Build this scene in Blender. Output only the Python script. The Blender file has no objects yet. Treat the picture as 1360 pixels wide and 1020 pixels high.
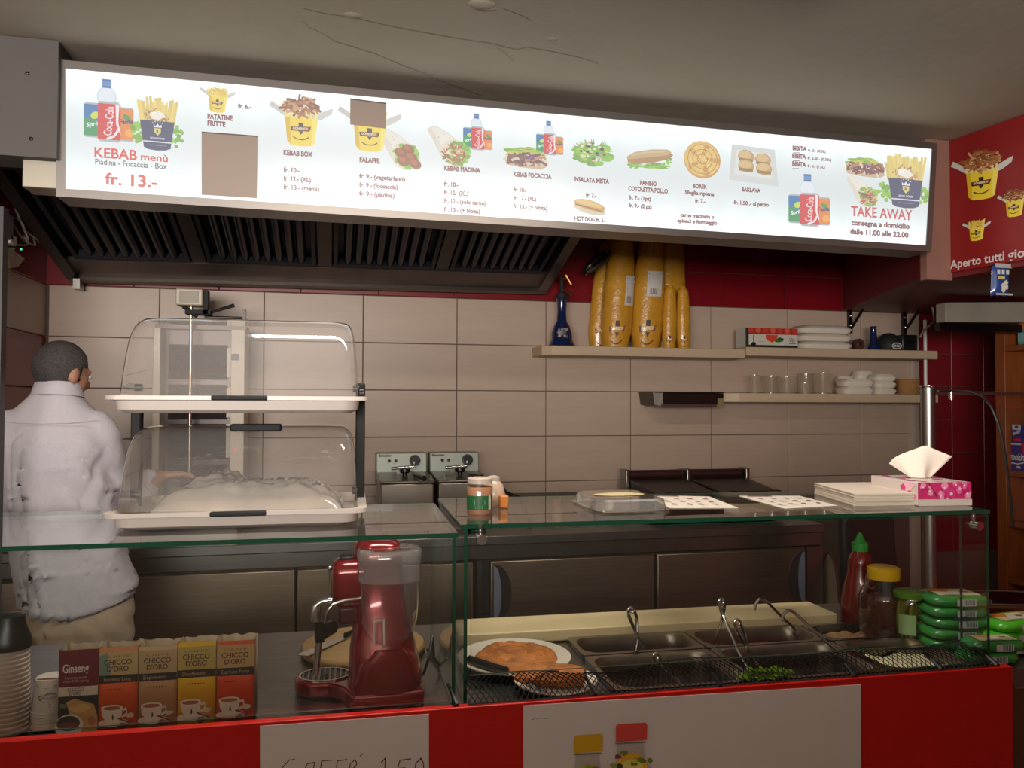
import bpy, bmesh, math, random
from math import sin, cos, pi, tan, atan2, sqrt, radians
from mathutils import Vector, Matrix, noise
random.seed(7)
SC = bpy.context.scene
COL = SC.collection
# ------------------------------------------------------------------ camera, light, exposure
FPX, YAW, PITCH, ROLL, EYE = 1040.0, .2265, .025, .003, 1.55
cam_d = bpy.data.cameras.new('camera'); cam = bpy.data.objects.new('camera', cam_d); COL.objects.link(cam)
cam_d.sensor_width = 36.0; cam_d.lens = FPX / 1360 * 36.0; cam_d.clip_start = .02
fw = Vector((sin(YAW)*cos(PITCH), cos(YAW)*cos(PITCH), sin(PITCH)))
rt0 = Vector((cos(YAW), -sin(YAW), 0)); up0 = rt0.cross(fw)
rt = rt0*cos(ROLL) + up0*sin(ROLL); up = up0*cos(ROLL) - rt0*sin(ROLL)
Mc = Matrix((rt, up, -fw)).transposed().to_4x4(); Mc.translation = (0, 0, EYE)
cam.matrix_world = Mc
SC.camera = cam
vs = SC.view_settings
vs.view_transform = 'Standard'; vs.look = 'None'; vs.gamma = 1; vs.use_curve_mapping = False
vs.exposure = 0.12
SC.cycles.max_bounces = 10; SC.cycles.transparent_max_bounces = 32; SC.cycles.caustics_reflective = False; SC.cycles.caustics_refractive = False
SC.cycles.sample_clamp_indirect = 4.0
W = bpy.data.worlds.new('daylight'); SC.world = W; W.use_nodes = True
W.node_tree.nodes['Background'].inputs[0].default_value = (.80, .90, 1.0, 1)
W.node_tree.nodes['Background'].inputs[1].default_value = 1.0
def area(name, loc, target, sx, sy, power, col):
    l = bpy.data.lights.new(name, 'AREA'); l.shape = 'RECTANGLE'; l.size = sx; l.size_y = sy; l.energy = power; l.color = col
    o = bpy.data.objects.new(name, l); COL.objects.link(o); o.location = loc
    o.rotation_euler = (Vector(target)-Vector(loc)).to_track_quat('-Z', 'Y').to_euler()
    return o
# daylight through the shop window and open door behind the camera
area('shop_window_daylight', (-1.3, -3.40, 1.72), (-.6, 4.2, 1.6), 3.2, 1.0, 325, (1.0, .94, .88))
# ceiling tube lamp over the counter (its fixture is built with the room)
area('ceiling_lamp_light', (.45, 1.55, 2.612), (.45, 1.55, 0), 1.5, .12, 26, (1.0, .90, .78))
# ------------------------------------------------------------------ pixel -> ray helpers
O = Vector((0, 0, EYE))
def ray(px, py):
    return rt*((px-680)/FPX) + up*(-(py-510)/FPX) + fw
def at_y(px, py, y): d = ray(px, py); return O + d*(y/d.y)
def at_x(px, py, x): d = ray(px, py); return O + d*(x/d.x)
def at_z(px, py, z): d = ray(px, py); return O + d*((z-EYE)/d.z)
def at_plane(px, py, p, n): d = ray(px, py); return O + d*((p-O).dot(n)/d.dot(n))
# counter frame: s along the counter front, t towards the kitchen
CA = at_z(0, 985, .9); CB = at_z(1345, 885, .9)
CU = (CB-CA).normalized(); CV = Vector((-CU.y, CU.x, 0)); CANG = atan2(CU.y, CU.x); CLEN = (CB-CA).length
def cp(s, t, z): p = CA + CU*s + CV*t; return Vector((p.x, p.y, z))
def st(px, py, z): p = at_z(px, py, z) - CA; return p.dot(CU), p.dot(CV)
CM = Matrix((CU, CV, Vector((0, 0, 1)))).transposed().to_4x4(); CM.translation = (CA.x, CA.y, 0)
def mpp(P): return (P-O).dot(fw)/FPX
def at_t(px, py, t): return at_plane(px, py, CA + CV*t, CV)
# ------------------------------------------------------------------ materials
def S(r, g, b):
    f = lambda c: (c/255/12.92) if c/255 <= .04045 else ((c/255+.055)/1.055)**2.4
    return (f(r), f(g), f(b), 1)
MATS = {}
def nt(m): m.use_nodes = True; return m.node_tree, m.node_tree.nodes, m.node_tree.links
def mat(key, col, rough=.5, metal=0, noise_amt=0, nscale=8, bump=0, bscale=60, coat=0, spec=.5, sss=0, trans=0, stretch=None, sheen=0):
    if key in MATS: return MATS[key]
    m = bpy.data.materials.new(key); T, N, L = nt(m); p = N['Principled BSDF']
    p.inputs['Base Color'].default_value = col; p.inputs['Roughness'].default_value = rough; p.inputs['Metallic'].default_value = metal
    p.inputs['Specular IOR Level'].default_value = spec; p.inputs['Coat Weight'].default_value = coat
    p.inputs['Transmission Weight'].default_value = trans; p.inputs['Sheen Weight'].default_value = sheen
    if sss: p.inputs['Subsurface Weight'].default_value = sss; p.inputs['Subsurface Radius'].default_value = (.02, .01, .006)
    if noise_amt or bump:
        tc = N.new('ShaderNodeTexCoord'); mp = N.new('ShaderNodeMapping'); L.new(tc.outputs['Object'], mp.inputs[0])
        if stretch: mp.inputs['Scale'].default_value = stretch
        if noise_amt:
            n = N.new('ShaderNodeTexNoise'); n.inputs['Scale'].default_value = nscale; n.inputs['Detail'].default_value = 5; L.new(mp.outputs[0], n.inputs['Vector'])
            mr = N.new('ShaderNodeMapRange'); mr.inputs[1].default_value = .3; mr.inputs[2].default_value = .7
            mr.inputs[3].default_value = 1-noise_amt; mr.inputs[4].default_value = 1+noise_amt*.6; L.new(n.outputs[0], mr.inputs[0])
            mx = N.new('ShaderNodeMix'); mx.data_type = 'RGBA'; mx.blend_type = 'MULTIPLY'; mx.inputs[0].default_value = 1
            mx.inputs[6].default_value = col; L.new(mr.outputs[0], mx.inputs[7]); L.new(mx.outputs[2], p.inputs['Base Color'])
        if bump:
            n2 = N.new('ShaderNodeTexNoise'); n2.inputs['Scale'].default_value = bscale; n2.inputs['Detail'].default_value = 4; L.new(mp.outputs[0], n2.inputs['Vector'])
            b = N.new('ShaderNodeBump'); b.inputs['Strength'].default_value = bump; b.inputs['Distance'].default_value = .01
            L.new(n2.outputs[0], b.inputs['Height']); L.new(b.outputs[0], p.inputs['Normal'])
    MATS[key] = m; return m
def glass(key, tint, refl=1.0, rough=.0, ior=1.5, haze=0, hazecol=(.8, .8, .8, 1)):
    if key in MATS: return MATS[key]
    m = bpy.data.materials.new(key); T, N, L = nt(m); N.remove(N['Principled BSDF'])
    tr = N.new('ShaderNodeBsdfTransparent'); tr.inputs[0].default_value = tint
    gl = N.new('ShaderNodeBsdfGlossy'); gl.inputs[0].default_value = (1, 1, 1, 1); gl.inputs['Roughness'].default_value = rough
    fr = N.new('ShaderNodeFresnel'); ge = N.new('ShaderNodeNewGeometry'); mi = N.new('ShaderNodeMix'); mi.inputs[2].default_value = ior; mi.inputs[3].default_value = 1/ior
    L.new(ge.outputs['Backfacing'], mi.inputs[0]); L.new(mi.outputs[0], fr.inputs[0])      # same reflectance on both faces of a thin sheet
    ml = N.new('ShaderNodeMath'); ml.operation = 'MULTIPLY'; ml.inputs[1].default_value = refl; ml.use_clamp = True; L.new(fr.outputs[0], ml.inputs[0])
    mx = N.new('ShaderNodeMixShader'); L.new(ml.outputs[0], mx.inputs[0])
    if haze:
        df = N.new('ShaderNodeBsdfDiffuse'); df.inputs[0].default_value = hazecol
        m2 = N.new('ShaderNodeMixShader'); m2.inputs[0].default_value = haze; L.new(tr.outputs[0], m2.inputs[1]); L.new(df.outputs[0], m2.inputs[2]); L.new(m2.outputs[0], mx.inputs[1])
    else: L.new(tr.outputs[0], mx.inputs[1])
    L.new(gl.outputs[0], mx.inputs[2]); L.new(mx.outputs[0], N['Material Output'].inputs[0])
    MATS[key] = m; return m
def emit(key, col, st_):
    if key in MATS: return MATS[key]
    m = bpy.data.materials.new(key); T, N, L = nt(m); p = N['Principled BSDF']; p.inputs['Base Color'].default_value = (.0, .0, .0, 1)
    p.inputs['Emission Color'].default_value = col; p.inputs['Emission Strength'].default_value = st_; MATS[key] = m; return m
def print_mat(key, em=0, rough=.5):
    if key in MATS: return MATS[key]
    m = bpy.data.materials.new(key); T, N, L = nt(m); p = N['Principled BSDF']; a = N.new('ShaderNodeVertexColor'); a.layer_name = 'Col'
    if em:
        p.inputs['Base Color'].default_value = (.02, .02, .02, 1); wx = N.new('ShaderNodeMix'); wx.data_type = 'RGBA'; wx.inputs[0].default_value = .16; wx.inputs[7].default_value = (1,1,1,1); L.new(a.outputs[0], wx.inputs[6]); L.new(wx.outputs[2], p.inputs['Emission Color']); p.inputs['Emission Strength'].default_value = em  # white mixed into the emission as a glare wash over the print
        p.inputs['Roughness'].default_value = .25
    else: L.new(a.outputs[0], p.inputs['Base Color']); p.inputs['Roughness'].default_value = rough
    MATS[key] = m; return m
# ------------------------------------------------------------------ mesh builder
OFF = {}
def tag(o, label=None, cat=None, group=None, kind=None):
    if label: o['label'] = label
    if cat: o['category'] = cat
    if group: o['group'] = group
    if kind: o['kind'] = kind
    return o
def thing(name, label, cat, loc, group=None):
    o = bpy.data.objects.new(name, None); COL.objects.link(o); o.location = loc; o.empty_display_size = .05
    OFF[o] = Vector(loc); return tag(o, label, cat, group)
class MB:
    def __init__(s, M=None): s.v = []; s.f = []; s.m = []; s.M = M
    def add(s, vs_, fs, mi=0, M=None):
        b = len(s.v)
        for v in vs_:
            v = Vector(v)
            if M is not None: v = M @ v
            if s.M is not None: v = s.M @ v
            s.v.append(v)
        for f in fs: s.f.append([b+i for i in f]); s.m.append(mi)
        return s
    def bb(s, lo, hi, mi=0, M=None):
        x0, y0, z0 = lo; x1, y1, z1 = hi
        return s.add([(x0,y0,z0),(x1,y0,z0),(x1,y1,z0),(x0,y1,z0),(x0,y0,z1),(x1,y0,z1),(x1,y1,z1),(x0,y1,z1)],
              [(0,3,2,1),(4,5,6,7),(0,1,5,4),(1,2,6,5),(2,3,7,6),(3,0,4,7)], mi, M)
    def box(s, c, d, mi=0, M=None):
        return s.bb([c[i]-d[i]/2 for i in range(3)], [c[i]+d[i]/2 for i in range(3)], mi, M)
    def rings(s, R, mi=0, cap=True, M=None, close=False):
        n = len(R[0]); vs_ = [p for r in R for p in r]; fs = []
        k = len(R)
        for i in range(k if close else k-1):
            a = i*n; b = ((i+1) % k)*n
            for j in range(n): fs.append((a+j, a+(j+1)%n, b+(j+1)%n, b+j))
        if cap and not close: fs.append(tuple(range(n))[::-1]); fs.append(tuple((k-1)*n+j for j in range(n)))
        return s.add(vs_, fs, mi, M)
    def lathe(s, prof, c=(0,0,0), n=24, mi=0, cap=True, sx=1, sy=1, M=None):
        R = [[(c[0]+r*sx*cos(2*pi*j/n), c[1]+r*sy*sin(2*pi*j/n), c[2]+z) for j in range(n)] for r, z in prof]
        return s.rings(R, mi, cap, M)
    def cyl(s, p0, p1, r0, r1=None, n=14, mi=0, cap=True):
        return s.tube([p0, p1], [r0, r0 if r1 is None else r1], n, mi, cap)
    def tube(s, pts, r, n=8, mi=0, cap=True, close=False):
        P = [Vector(p) for p in pts]; k = len(P); R = []
        prev = None
        for i, p in enumerate(P):
            if close: t = (P[(i+1) % k]-P[i-1]).normalized()
            else: t = (P[min(i+1, k-1)]-P[max(i-1, 0)]).normalized()
            if prev is None:
                a = Vector((0,0,1)) if abs(t.z) < .9 else Vector((1,0,0)); x = t.cross(a).normalized()
            else:
                x = prev - t*prev.dot(t); x = x.normalized() if x.length > 1e-6 else t.orthogonal().normalized()
            prev = x; y = t.cross(x); rr = r[i] if isinstance(r, (list, tuple)) else r
            R.append([p + x*rr*cos(2*pi*j/n) + y*rr*sin(2*pi*j/n) for j in range(n)])
        return s.rings(R, mi, cap, None, close)
    def prism(s, poly, vec, mi=0):
        vec = Vector(vec); n = len(poly); P = [Vector(p) for p in poly]
        return s.add(P + [p+vec for p in P], [tuple(range(n))[::-1], tuple(range(n, 2*n))] + [(i, (i+1)%n, n+(i+1)%n, n+i) for i in range(n)], mi)
    def ball(s, c, r, n=12, mi=0, sc=(1,1,1), M=None):
        prof = [(max(r*sin(pi*i/n), 1e-5), -r*cos(pi*i/n)) for i in range(n+1)]
        R = [[(c[0]+q*sc[0]*cos(2*pi*j/(n*2)), c[1]+q*sc[1]*sin(2*pi*j/(n*2)), c[2]+z*sc[2]) for j in range(n*2)] for q, z in prof]
        return s.rings(R, mi, True, M)
    def build(s, name, mats, parent=None, bevel=0, bseg=2, ang=40, label=None, cat=None, group=None, kind=None, origin=None, sub=0):
        me = bpy.data.meshes.new(name)
        if parent is not None: off = OFF[parent]
        elif origin is not None: off = Vector(origin)
        else:
            xs = [v.x for v in s.v]; ys = [v.y for v in s.v]; zs = [v.z for v in s.v]
            off = Vector(((min(xs)+max(xs))/2, (min(ys)+max(ys))/2, min(zs)))
        me.from_pydata([v-off for v in s.v], [], s.f); 
        if not isinstance(mats, (list, tuple)): mats = [mats]
        for m in mats: me.materials.append(m)
        for p, mi in zip(me.polygons, s.m): p.material_index = mi; p.use_smooth = True
        bm = bmesh.new(); bm.from_mesh(me); bmesh.ops.recalc_face_normals(bm, faces=bm.faces); bm.to_mesh(me); bm.free()
        me.set_sharp_from_angle(angle=radians(ang)); me.update()
        o = bpy.data.objects.new(name, me); COL.objects.link(o)
        if parent is not None: o.parent = parent
        else: o.location = off
        OFF[o] = off
        if bevel:
            b = o.modifiers.new('edge', 'BEVEL'); b.width = bevel; b.segments = bseg; b.limit_method = 'ANGLE'; b.angle_limit = radians(35)
        if sub: q = o.modifiers.new('sub', 'SUBSURF'); q.levels = sub; q.render_levels = sub
        return tag(o, label, cat, group, kind)
def rrect(w, d, r, n=5, cx=0, cy=0, z=0):
    P = []
    r = min(r, w/2-1e-4, d/2-1e-4)
    for k, (sx, sy) in enumerate(((1,1),(-1,1),(-1,-1),(1,-1))):
        for i in range(n+1):
            a = pi/2*k + pi/2*i/n
            P.append((cx+sx*(w/2-r)+r*cos(a), cy+sy*(d/2-r)+r*sin(a), z))
    return P
def RZ(a, loc=(0,0,0)): return Matrix.Translation(loc) @ Matrix.Rotation(a, 4, 'Z')
# ------------------------------------------------------------------ flat print painter
class Print:
    """coloured flat shapes laid on a surface through a mapping (x, y, layer) -> point"""
    def __init__(s, fmap, step=.00004): s.map = fmap; s.v = []; s.f = []; s.c = []; s.layer = 1; s.step = step
    def poly(s, pts, col, lift=True):
        b = len(s.v)
        for x, y in pts: s.v.append(s.map(x, y, s.layer*s.step))
        s.f.append(list(range(b, b+len(pts)))); s.c.append(col)
        if lift: s.layer += 1
    def ell(s, cx, cy, rx, ry, col, n=18, a=0):
        s.poly([(cx+rx*cos(t)*cos(a)-ry*sin(t)*sin(a), cy+rx*cos(t)*sin(a)+ry*sin(t)*cos(a)) for t in [2*pi*i/n for i in range(n)]], col)
    def rect(s, x0, y0, x1, y1, col): s.poly([(x0,y0),(x1,y0),(x1,y1),(x0,y1)], col)
    def line(s, pts, w, col):
        for (x0,y0),(x1,y1) in zip(pts, pts[1:]):
            l = sqrt((x1-x0)**2+(y1-y0)**2) or 1e-6; nx, ny = -(y1-y0)/l*w/2, (x1-x0)/l*w/2
            s.poly([(x0+nx,y0+ny),(x1+nx,y1+ny),(x1-nx,y1-ny),(x0-nx,y0-ny)], col, False)
        s.layer += 1
    def blob(s, cx, cy, rx, ry, col, n=16, j=.18, rnd=random):
        s.poly([(cx+rx*cos(2*pi*i/n)*(1+rnd.uniform(-j,j)), cy+ry*sin(2*pi*i/n)*(1+rnd.uniform(-j,j))) for i in range(n)], col)
    def text(s, body, x0, yb, h, col, w=None, bold=.0, slope=0, lean=0, italic=0):
        me = text_mesh(body, bold)
        xs = [v.co.x for v in me.vertices]; x_a, x_b = min(xs), max(xs); b = len(s.v)
        k = h/.70; kx = (w/(x_b-x_a)) if w else k
        for v in me.vertices:
            vx = (v.co.x-x_a + italic*v.co.y)*kx; vy = v.co.y*k
            px = x0+vx+lean*vy; py = yb-vy+slope*vx
            s.v.append(s.map(px, py, s.layer*s.step))
        for p in me.polygons: s.f.append([b+i for i in p.vertices]); s.c.append(col)
        s.layer += 1; bpy.data.meshes.remove(me)
    def build(s, name, m, parent):
        me = bpy.data.meshes.new(name); off = OFF[parent]
        me.from_pydata([Vector(v)-off for v in s.v], [], s.f); me.materials.append(m)
        a = me.color_attributes.new('Col', 'FLOAT_COLOR', 'CORNER')
        for p, c in zip(me.polygons, s.c):
            for li in p.loop_indices: a.data[li].color = c
        o = bpy.data.objects.new(name, me); COL.objects.link(o); o.parent = parent; OFF[o] = off
        return o
_tc = {}
def text_mesh(body, bold=0):
    cu = bpy.data.curves.new('t', 'FONT'); cu.body = body; cu.size = 1; cu.offset = bold; cu.resolution_u = 3
    o = bpy.data.objects.new('t', cu); COL.objects.link(o)
    dg = bpy.context.evaluated_depsgraph_get(); dg.update()
    me = bpy.data.meshes.new_from_object(o.evaluated_get(dg))
    bpy.data.objects.remove(o); bpy.data.curves.remove(cu); return me
# ------------------------------------------------------------------ the room
YW = 4.2; XL = -1.36; ZC = 2.70
M_beige = mat('beige_tile', S(182,159,142), .38, noise_amt=.05, nscale=3, stretch=(1,1,14))
M_red = mat('red_tile', S(118,16,26), .28, noise_amt=.12, nscale=4)
M_grout = mat('grout', S(92,76,66), .9)
M_grout_r = mat('grout_red', S(70,20,24), .9)
M_ceil = mat('ceiling_plaster', S(176,166,150), .85, noise_amt=.06, nscale=2.2, bump=.25, bscale=9)
M_wallp = mat('shop_wall_paint', S(176,164,150), .8, noise_amt=.05)
M_floor = mat('floor_tile', S(96,88,80), .5, noise_amt=.15)
M_steel = mat('brushed_steel', S(150,146,140), .32, 1, noise_amt=.10, nscale=6, stretch=(1,1,30))
M_steel_top = mat('worktop_steel', S(150,148,145), .34, 1, noise_amt=.12, nscale=5, stretch=(2,12,1))
M_steel_dark = mat('dark_steel', S(70,64,62), .36, 1, noise_amt=.15, nscale=6)
M_chrome = mat('chrome', S(205,205,205), .12, 1)
M_black = mat('black_plastic', S(20,19,20), .35)
M_rubber = mat('matt_black', S(24,23,24), .7)
M_white = mat('white_plastic', S(214,208,200), .38)
M_wood = mat('orange_wood', S(132,66,26), .4, noise_amt=.25, nscale=5, stretch=(6,6,1))
def struct(name, mb, m, **k): return mb.build(name, m, kind='structure', **k)
struct('floor', MB().bb((-3.4,-3.6,-.1), (4.6,4.3,0)), M_floor)
ceil = struct('ceiling', MB().bb((-3.4,-3.6,ZC), (4.6,4.3,ZC+.1)), M_ceil)
def cmap(px, py, l):
    p = at_z(px, py, ZC); p.z = ZC - .0006 - l*.1; return p
pr = Print(cmap)
for pts, w in (([(403,28),(412,38),(430,45),(446,55),(470,62),(500,72),(530,84),(560,96),(590,108),(640,127)], 1.1), ([(402,12),(430,18),(470,24),(520,34),(560,42),(600,50),(650,58),(686,66)], 1.0),
               ([(686,66),(700,62),(740,70),(770,76),(795,84)], .9), ([(668,10),(690,20),(705,28)], .9), ([(660,62),(672,70),(684,82)], .9)):
    pr.line([(x+random.uniform(-1.5,1.5), y+random.uniform(-1,1)) for x, y in pts], w*.7, S(140,131,118))
pr.build('crack', print_mat('print_matt', 0, .8), ceil)
lumps = MB()
for px, py, r in ((468,20,.022),(733,52,.018),(640,6,.03),(650,11,.02)):
    p = at_z(px, py, ZC); lumps.ball((p.x,p.y,ZC+.004), r, 8, sc=(1.5,1,.35))
lumps.build('plaster_lump', M_ceil, ceil)
# back wall: grout bed with every tile its own piece
wb = struct('wall_back', MB().bb((XL-.1,YW,0), (4.6,YW+.1,ZC)), M_grout, origin=(1.5,YW,0))
def tile_mesh(name, w, h, m, axis='y'):
    b = MB()
    g = .0035; c = .0025; dp = .008
    R = []
    for y, i in ((0,0),(-dp+c,0),(-dp,c)):
        hw, hh = w/2-g/2-i, h/2-g/2-i
        R.append([(-hw,y,-hh),(hw,y,-hh),(hw,y,hh),(-hw,y,hh)])
    b.rings(R)
    o = b.build(name, m, origin=(0,0,0)); me = o.data; bpy.data.objects.remove(o); return me
def put_tile(me, name, parent, x, y, z, rz=0):
    o = bpy.data.objects.new(name, me); COL.objects.link(o); o.parent = parent; o.location = Vector((x,y,z))-OFF[parent]; o.rotation_euler.z = rz; return o
TX0 = -.84; TZ = [.12+.25*i for i in range(9)]       # rows of beige tiles: top at 2.12
me_b = tile_mesh('beige_tile', .5, .25, M_beige); me_bend = tile_mesh('beige_tile_cut', .40, .25, M_beige)
for r in range(3, 8):
    zc = TZ[r]+.125
    for n in range(-1, 8): put_tile(me_b, 'beige_tile', wb, TX0+.5*n+.25, YW, zc)
    put_tile(me_bend, 'beige_tile', wb, TX0+4.0+.20, YW, zc)
me_r = tile_mesh('red_tile', .40, .20, M_red)
for r in range(0, 3):
    for n in range(-1, 10): put_tile(me_r, 'red_tile', wb, TX0-.12+.4*n+.2, YW, 2.12+.2*r+.10 if r < 2 else 2.61)
me_r2 = tile_mesh('red_tile_square', .24, .207, M_red)
for r in range(0, 8):
    for n in range(0, 4): put_tile(me_r2, 'red_tile', wb, 3.572+.24*n+.12, YW, .63+.207*r+.1035)
MB().bb((3.50,YW-.02,.1),(3.565,YW,2.12)).build('corner_trim', mat('pale_trim', S(186,168,152), .5), wb)
# left wall of the kitchen
wl = struct('wall_left', MB().bb((XL-.1,2.9,0),(XL,YW,ZC)), M_grout, origin=(XL,3.5,0))
me_bl = tile_mesh('beige_tile_l', .5, .25, M_beige); me_rl = tile_mesh('red_tile_l', .5, .25, M_red)
for n in range(3):
    yc = YW-.5*n-.25
    if n == 2: continue
    put_tile(me_bl, 'beige_tile', wl, XL, yc, 1.995, pi/2)
    for r in range(0, 8):
        if r != 7: put_tile(me_rl, 'red_tile', wl, XL, yc, TZ[r]+.125-.0, pi/2)
    put_tile(me_rl, 'red_tile', wl, XL, yc, 2.245, pi/2)
    put_tile(me_rl, 'red_tile', wl, XL, yc, 2.495, pi/2)
# rest of the shop, outside the frame
struct('wall_shop_left', MB().bb((-3.5,-3.6,0),(-3.4,2.9,ZC)), M_wallp)
struct('wall_shop_return', MB().bb((-3.4,2.9,0),(XL-.1,3.0,ZC)), M_wallp)
struct('wall_right', MB().bb((4.6,-3.6,0),(4.7,4.3,ZC)), mat('red_paint', S(140,26,24), .55, noise_amt=.08))
wf = MB(); wf.bb((-3.4,-3.6,0),(-2.9,-3.5,ZC)); wf.bb((.4,-3.6,0),(4.6,-3.5,ZC)); wf.bb((-2.9,-3.6,0),(.4,-3.5,1.18)); wf.bb((-2.9,-3.6,2.26),(.4,-3.5,ZC))
struct('wall_front', wf, M_wallp)
wn = MB(); 
for x in (-2.87,-1.8,-.7,.37): wn.box((x,-3.55,1.72),(.06,.06,1.08))
wn.box((-1.25,-3.55,1.21),(3.3,.06,.06)); wn.box((-1.25,-3.55,2.23),(3.3,.06,.06))
win = struct('window_1', wn, mat('window_frame', S(90,90,92), .4, .6))
MB().bb((-2.9,-3.553,1.18),(.4,-3.547,2.26)).build('pane', glass('window_glass', (.95,.98,.96,1)), win)
# unseen wall added behind the camera to shade the counter front
struct('added_light_blocker', MB().bb((-3.4,-.62,0),(2.6,-.52,1.50)), M_wallp)
# dark red beam at the right, running back to the tiled wall
bA = at_y(1222,372,2.9); bW = at_y(1120,410,YW-.01); bB = at_y(1253,367,2.9)
PP0 = at_z(1253,190,ZC); PP1 = at_z(1360,152,ZC); PD = (PP1-PP0).normalized()
PEND = PP0 + PD*1.1
zb = 2.10
beam = MB(); poly = [Vector((bA.x,bA.y,zb)), Vector((PP0.x,PP0.y,zb)), Vector((PEND.x,PEND.y,zb)), Vector((4.58,PEND.y,zb)), Vector((4.58,YW-.012,zb)), Vector((bW.x,YW-.012,zb+.025))]
n = len(poly); top = [Vector((p.x,p.y,ZC-.003)) for p in poly]
beam.add(poly+top, [tuple(range(n)), tuple(range(n,2*n))] + [(i,(i+1)%n,n+(i+1)%n,n+i) for i in range(n)])
M_beam = mat('maroon_paint', S(112,30,34), .45, noise_amt=.08)
bm_o = struct('trim_1', beam, M_beam)
# pale end board of the beam beside the light box
e0, e1 = bA, bB
b = MB(); b.bb((e0.x,2.86,zb-.012),(e1.x+.01,2.897,ZC-.004))
struct('trim_2', b, mat('red_bounce_board', S(146,104,92), .5, noise_amt=.05))  # board colour tinted for the red light reflected onto it
# left boxed-in soffit beside the light box
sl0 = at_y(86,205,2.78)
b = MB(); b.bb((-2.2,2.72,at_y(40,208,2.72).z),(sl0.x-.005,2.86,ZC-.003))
sof = struct('trim_3', b, mat('soffit_shade_grey', S(92,87,84), .7, noise_amt=.05))  # white soffit; its shade is put into the colour as grey
for px, py in ((36,97),(41,184)):
    q = at_y(px,py,2.717); MB().ball(q, .006, 6, sc=(1,.4,1)).build('screw', M_steel_dark, sof)
q0 = at_y(29,248,2.76); q1 = at_y(80,212,2.76)
MB().bb((q0.x,2.76,q0.z),(q1.x,2.86,q1.z)).build('metal_cover_plate', mat('satin_plate', S(188,180,165), .3, .7), sof, bevel=.003)
# wall box (roller housing) at the far right
r0 = at_y(1256,410,3.40); rx1 = at_y(1323,600,3.62).x-.01
rb_ = thing('roller_shutter_box', 'long beige roller shutter housing under the beam at right', 'shutter box', ((r0.x+rx1)/2,3.6,1.94))
MB().add([(r0.x,3.40,1.975),(rx1,3.40,1.985),(rx1,3.47,1.985),(r0.x,3.47,1.975),(r0.x,3.40,2.075),(rx1,3.40,2.095),(rx1,3.47,2.095),(r0.x,3.47,2.075)],[(0,3,2,1),(4,5,6,7),(0,1,5,4),(1,2,6,5),(2,3,7,6),(3,0,4,7)]).build('cover', mat('box_beige', S(150,140,126), .6, noise_amt=.1), rb_, bevel=.006)
MB().bb((r0.x-.01,3.43,1.935),(rx1,3.465,1.975)).build('slot_rail', M_steel_dark, rb_)
lamp = thing('ceiling_lamp', 'long white tube lamp on the ceiling above the counter', 'lamp', (.45,1.55,2.62)); MB().bb((-.34,1.48,2.645),(1.24,1.62,ZC)).build('housing', M_white, lamp, bevel=.006); MB().bb((-.32,1.49,2.618),(1.22,1.61,2.645)).build('diffuser', emit('lamp_diffuser', (1,.92,.82,1), 3.0), lamp)
# ------------------------------------------------------------------ back-lit menu sign
YS = 2.75
sc_px = [(87,91),(1237,198),(1229,326),(87,251)]       # TL TR BR BL of the white face
SQ = [at_y(*p, YS) for p in sc_px]
sign = thing('menu_light_box', 'long back-lit white menu sign hanging under the ceiling', 'sign', ((SQ[2].x+SQ[3].x)/2, YS+.07, SQ[3].z-.03))
fr = MB()
def quadframe(Q, w, d0, d1, mb, grow=1):
    c = sum(Q, Vector())/4
    out = []
    for i, p in enumerate(Q):
        sx = -1 if i in (0,3) else 1; sz = 1 if i < 2 else -1
        out.append(p + Vector((sx*w, 0, sz*w)))
    return out
SO = quadframe(SQ, .026, 0, 0, fr)
M_alu = mat('sign_aluminium', S(132,126,122), .4, .85)
for i in range(4):
    j = (i+1) % 4; b = MB(); F = [SQ[i], SQ[j], SO[j], SO[i]]
    b.prism([p + Vector((0,-.004,0)) for p in F], (0,.132,0)); b.build('frame_bar', M_alu, sign)
b = MB(); b.prism([p + Vector((0,.10,0)) for p in SQ], (0,.02,0)); b.build('back_plate', M_alu, sign)
# illuminated face, LED rows along top and bottom
m = bpy.data.materials.new('sign_face'); T, N, L = nt(m); p = N['Principled BSDF']; p.inputs['Base Color'].default_value = (.15,.15,.15,1); p.inputs['Roughness'].default_value = .25
tc = N.new('ShaderNodeTexCoord'); sp = N.new('ShaderNodeSeparateXYZ'); L.new(tc.outputs['Generated'], sp.inputs[0])
def math(op, a, b=None):
    n = N.new('ShaderNodeMath'); n.operation = op
    for i, x in enumerate((a, b)):
        if x is None: continue
        if isinstance(x, (int, float)): n.inputs[i].default_value = x
        else: L.new(x, n.inputs[i])
    return n.outputs[0]
d = math('ABSOLUTE', math('SUBTRACT', sp.outputs['Z'], .5)); d2 = math('POWER', math('MULTIPLY', d, 2.0), 2.0)
w_ = math('ADD', math('MULTIPLY', math('SINE', math('MULTIPLY', sp.outputs['X'], 150.0)), .10), .90)
e = math('ADD', math('MULTIPLY', math('MULTIPLY', d2, w_), .46), .66)
L.new(e, p.inputs['Emission Strength']); p.inputs['Emission Color'].default_value = (.90, .985, 1.0, 1)
SM = m
b = MB(); b.prism(SQ, (0,.004,0)); b.build('light_panel', SM, sign)
del math
import math
def smap(px, py, l): p = at_y(px, py, YS); return Vector((p.x, YS-.0006-l, p.z))
M_bp = print_mat('backlit_print', .86)
TXT = S(128,34,38); GREY = S(105,98,98); RED = S(222,62,48)
def slope(px, py):
    ty = 91+.0930*(px-87); by = 249+.0657*(px-87); t = (py-ty)/(by-ty); return .0930*(1-t)+.0657*t
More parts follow.
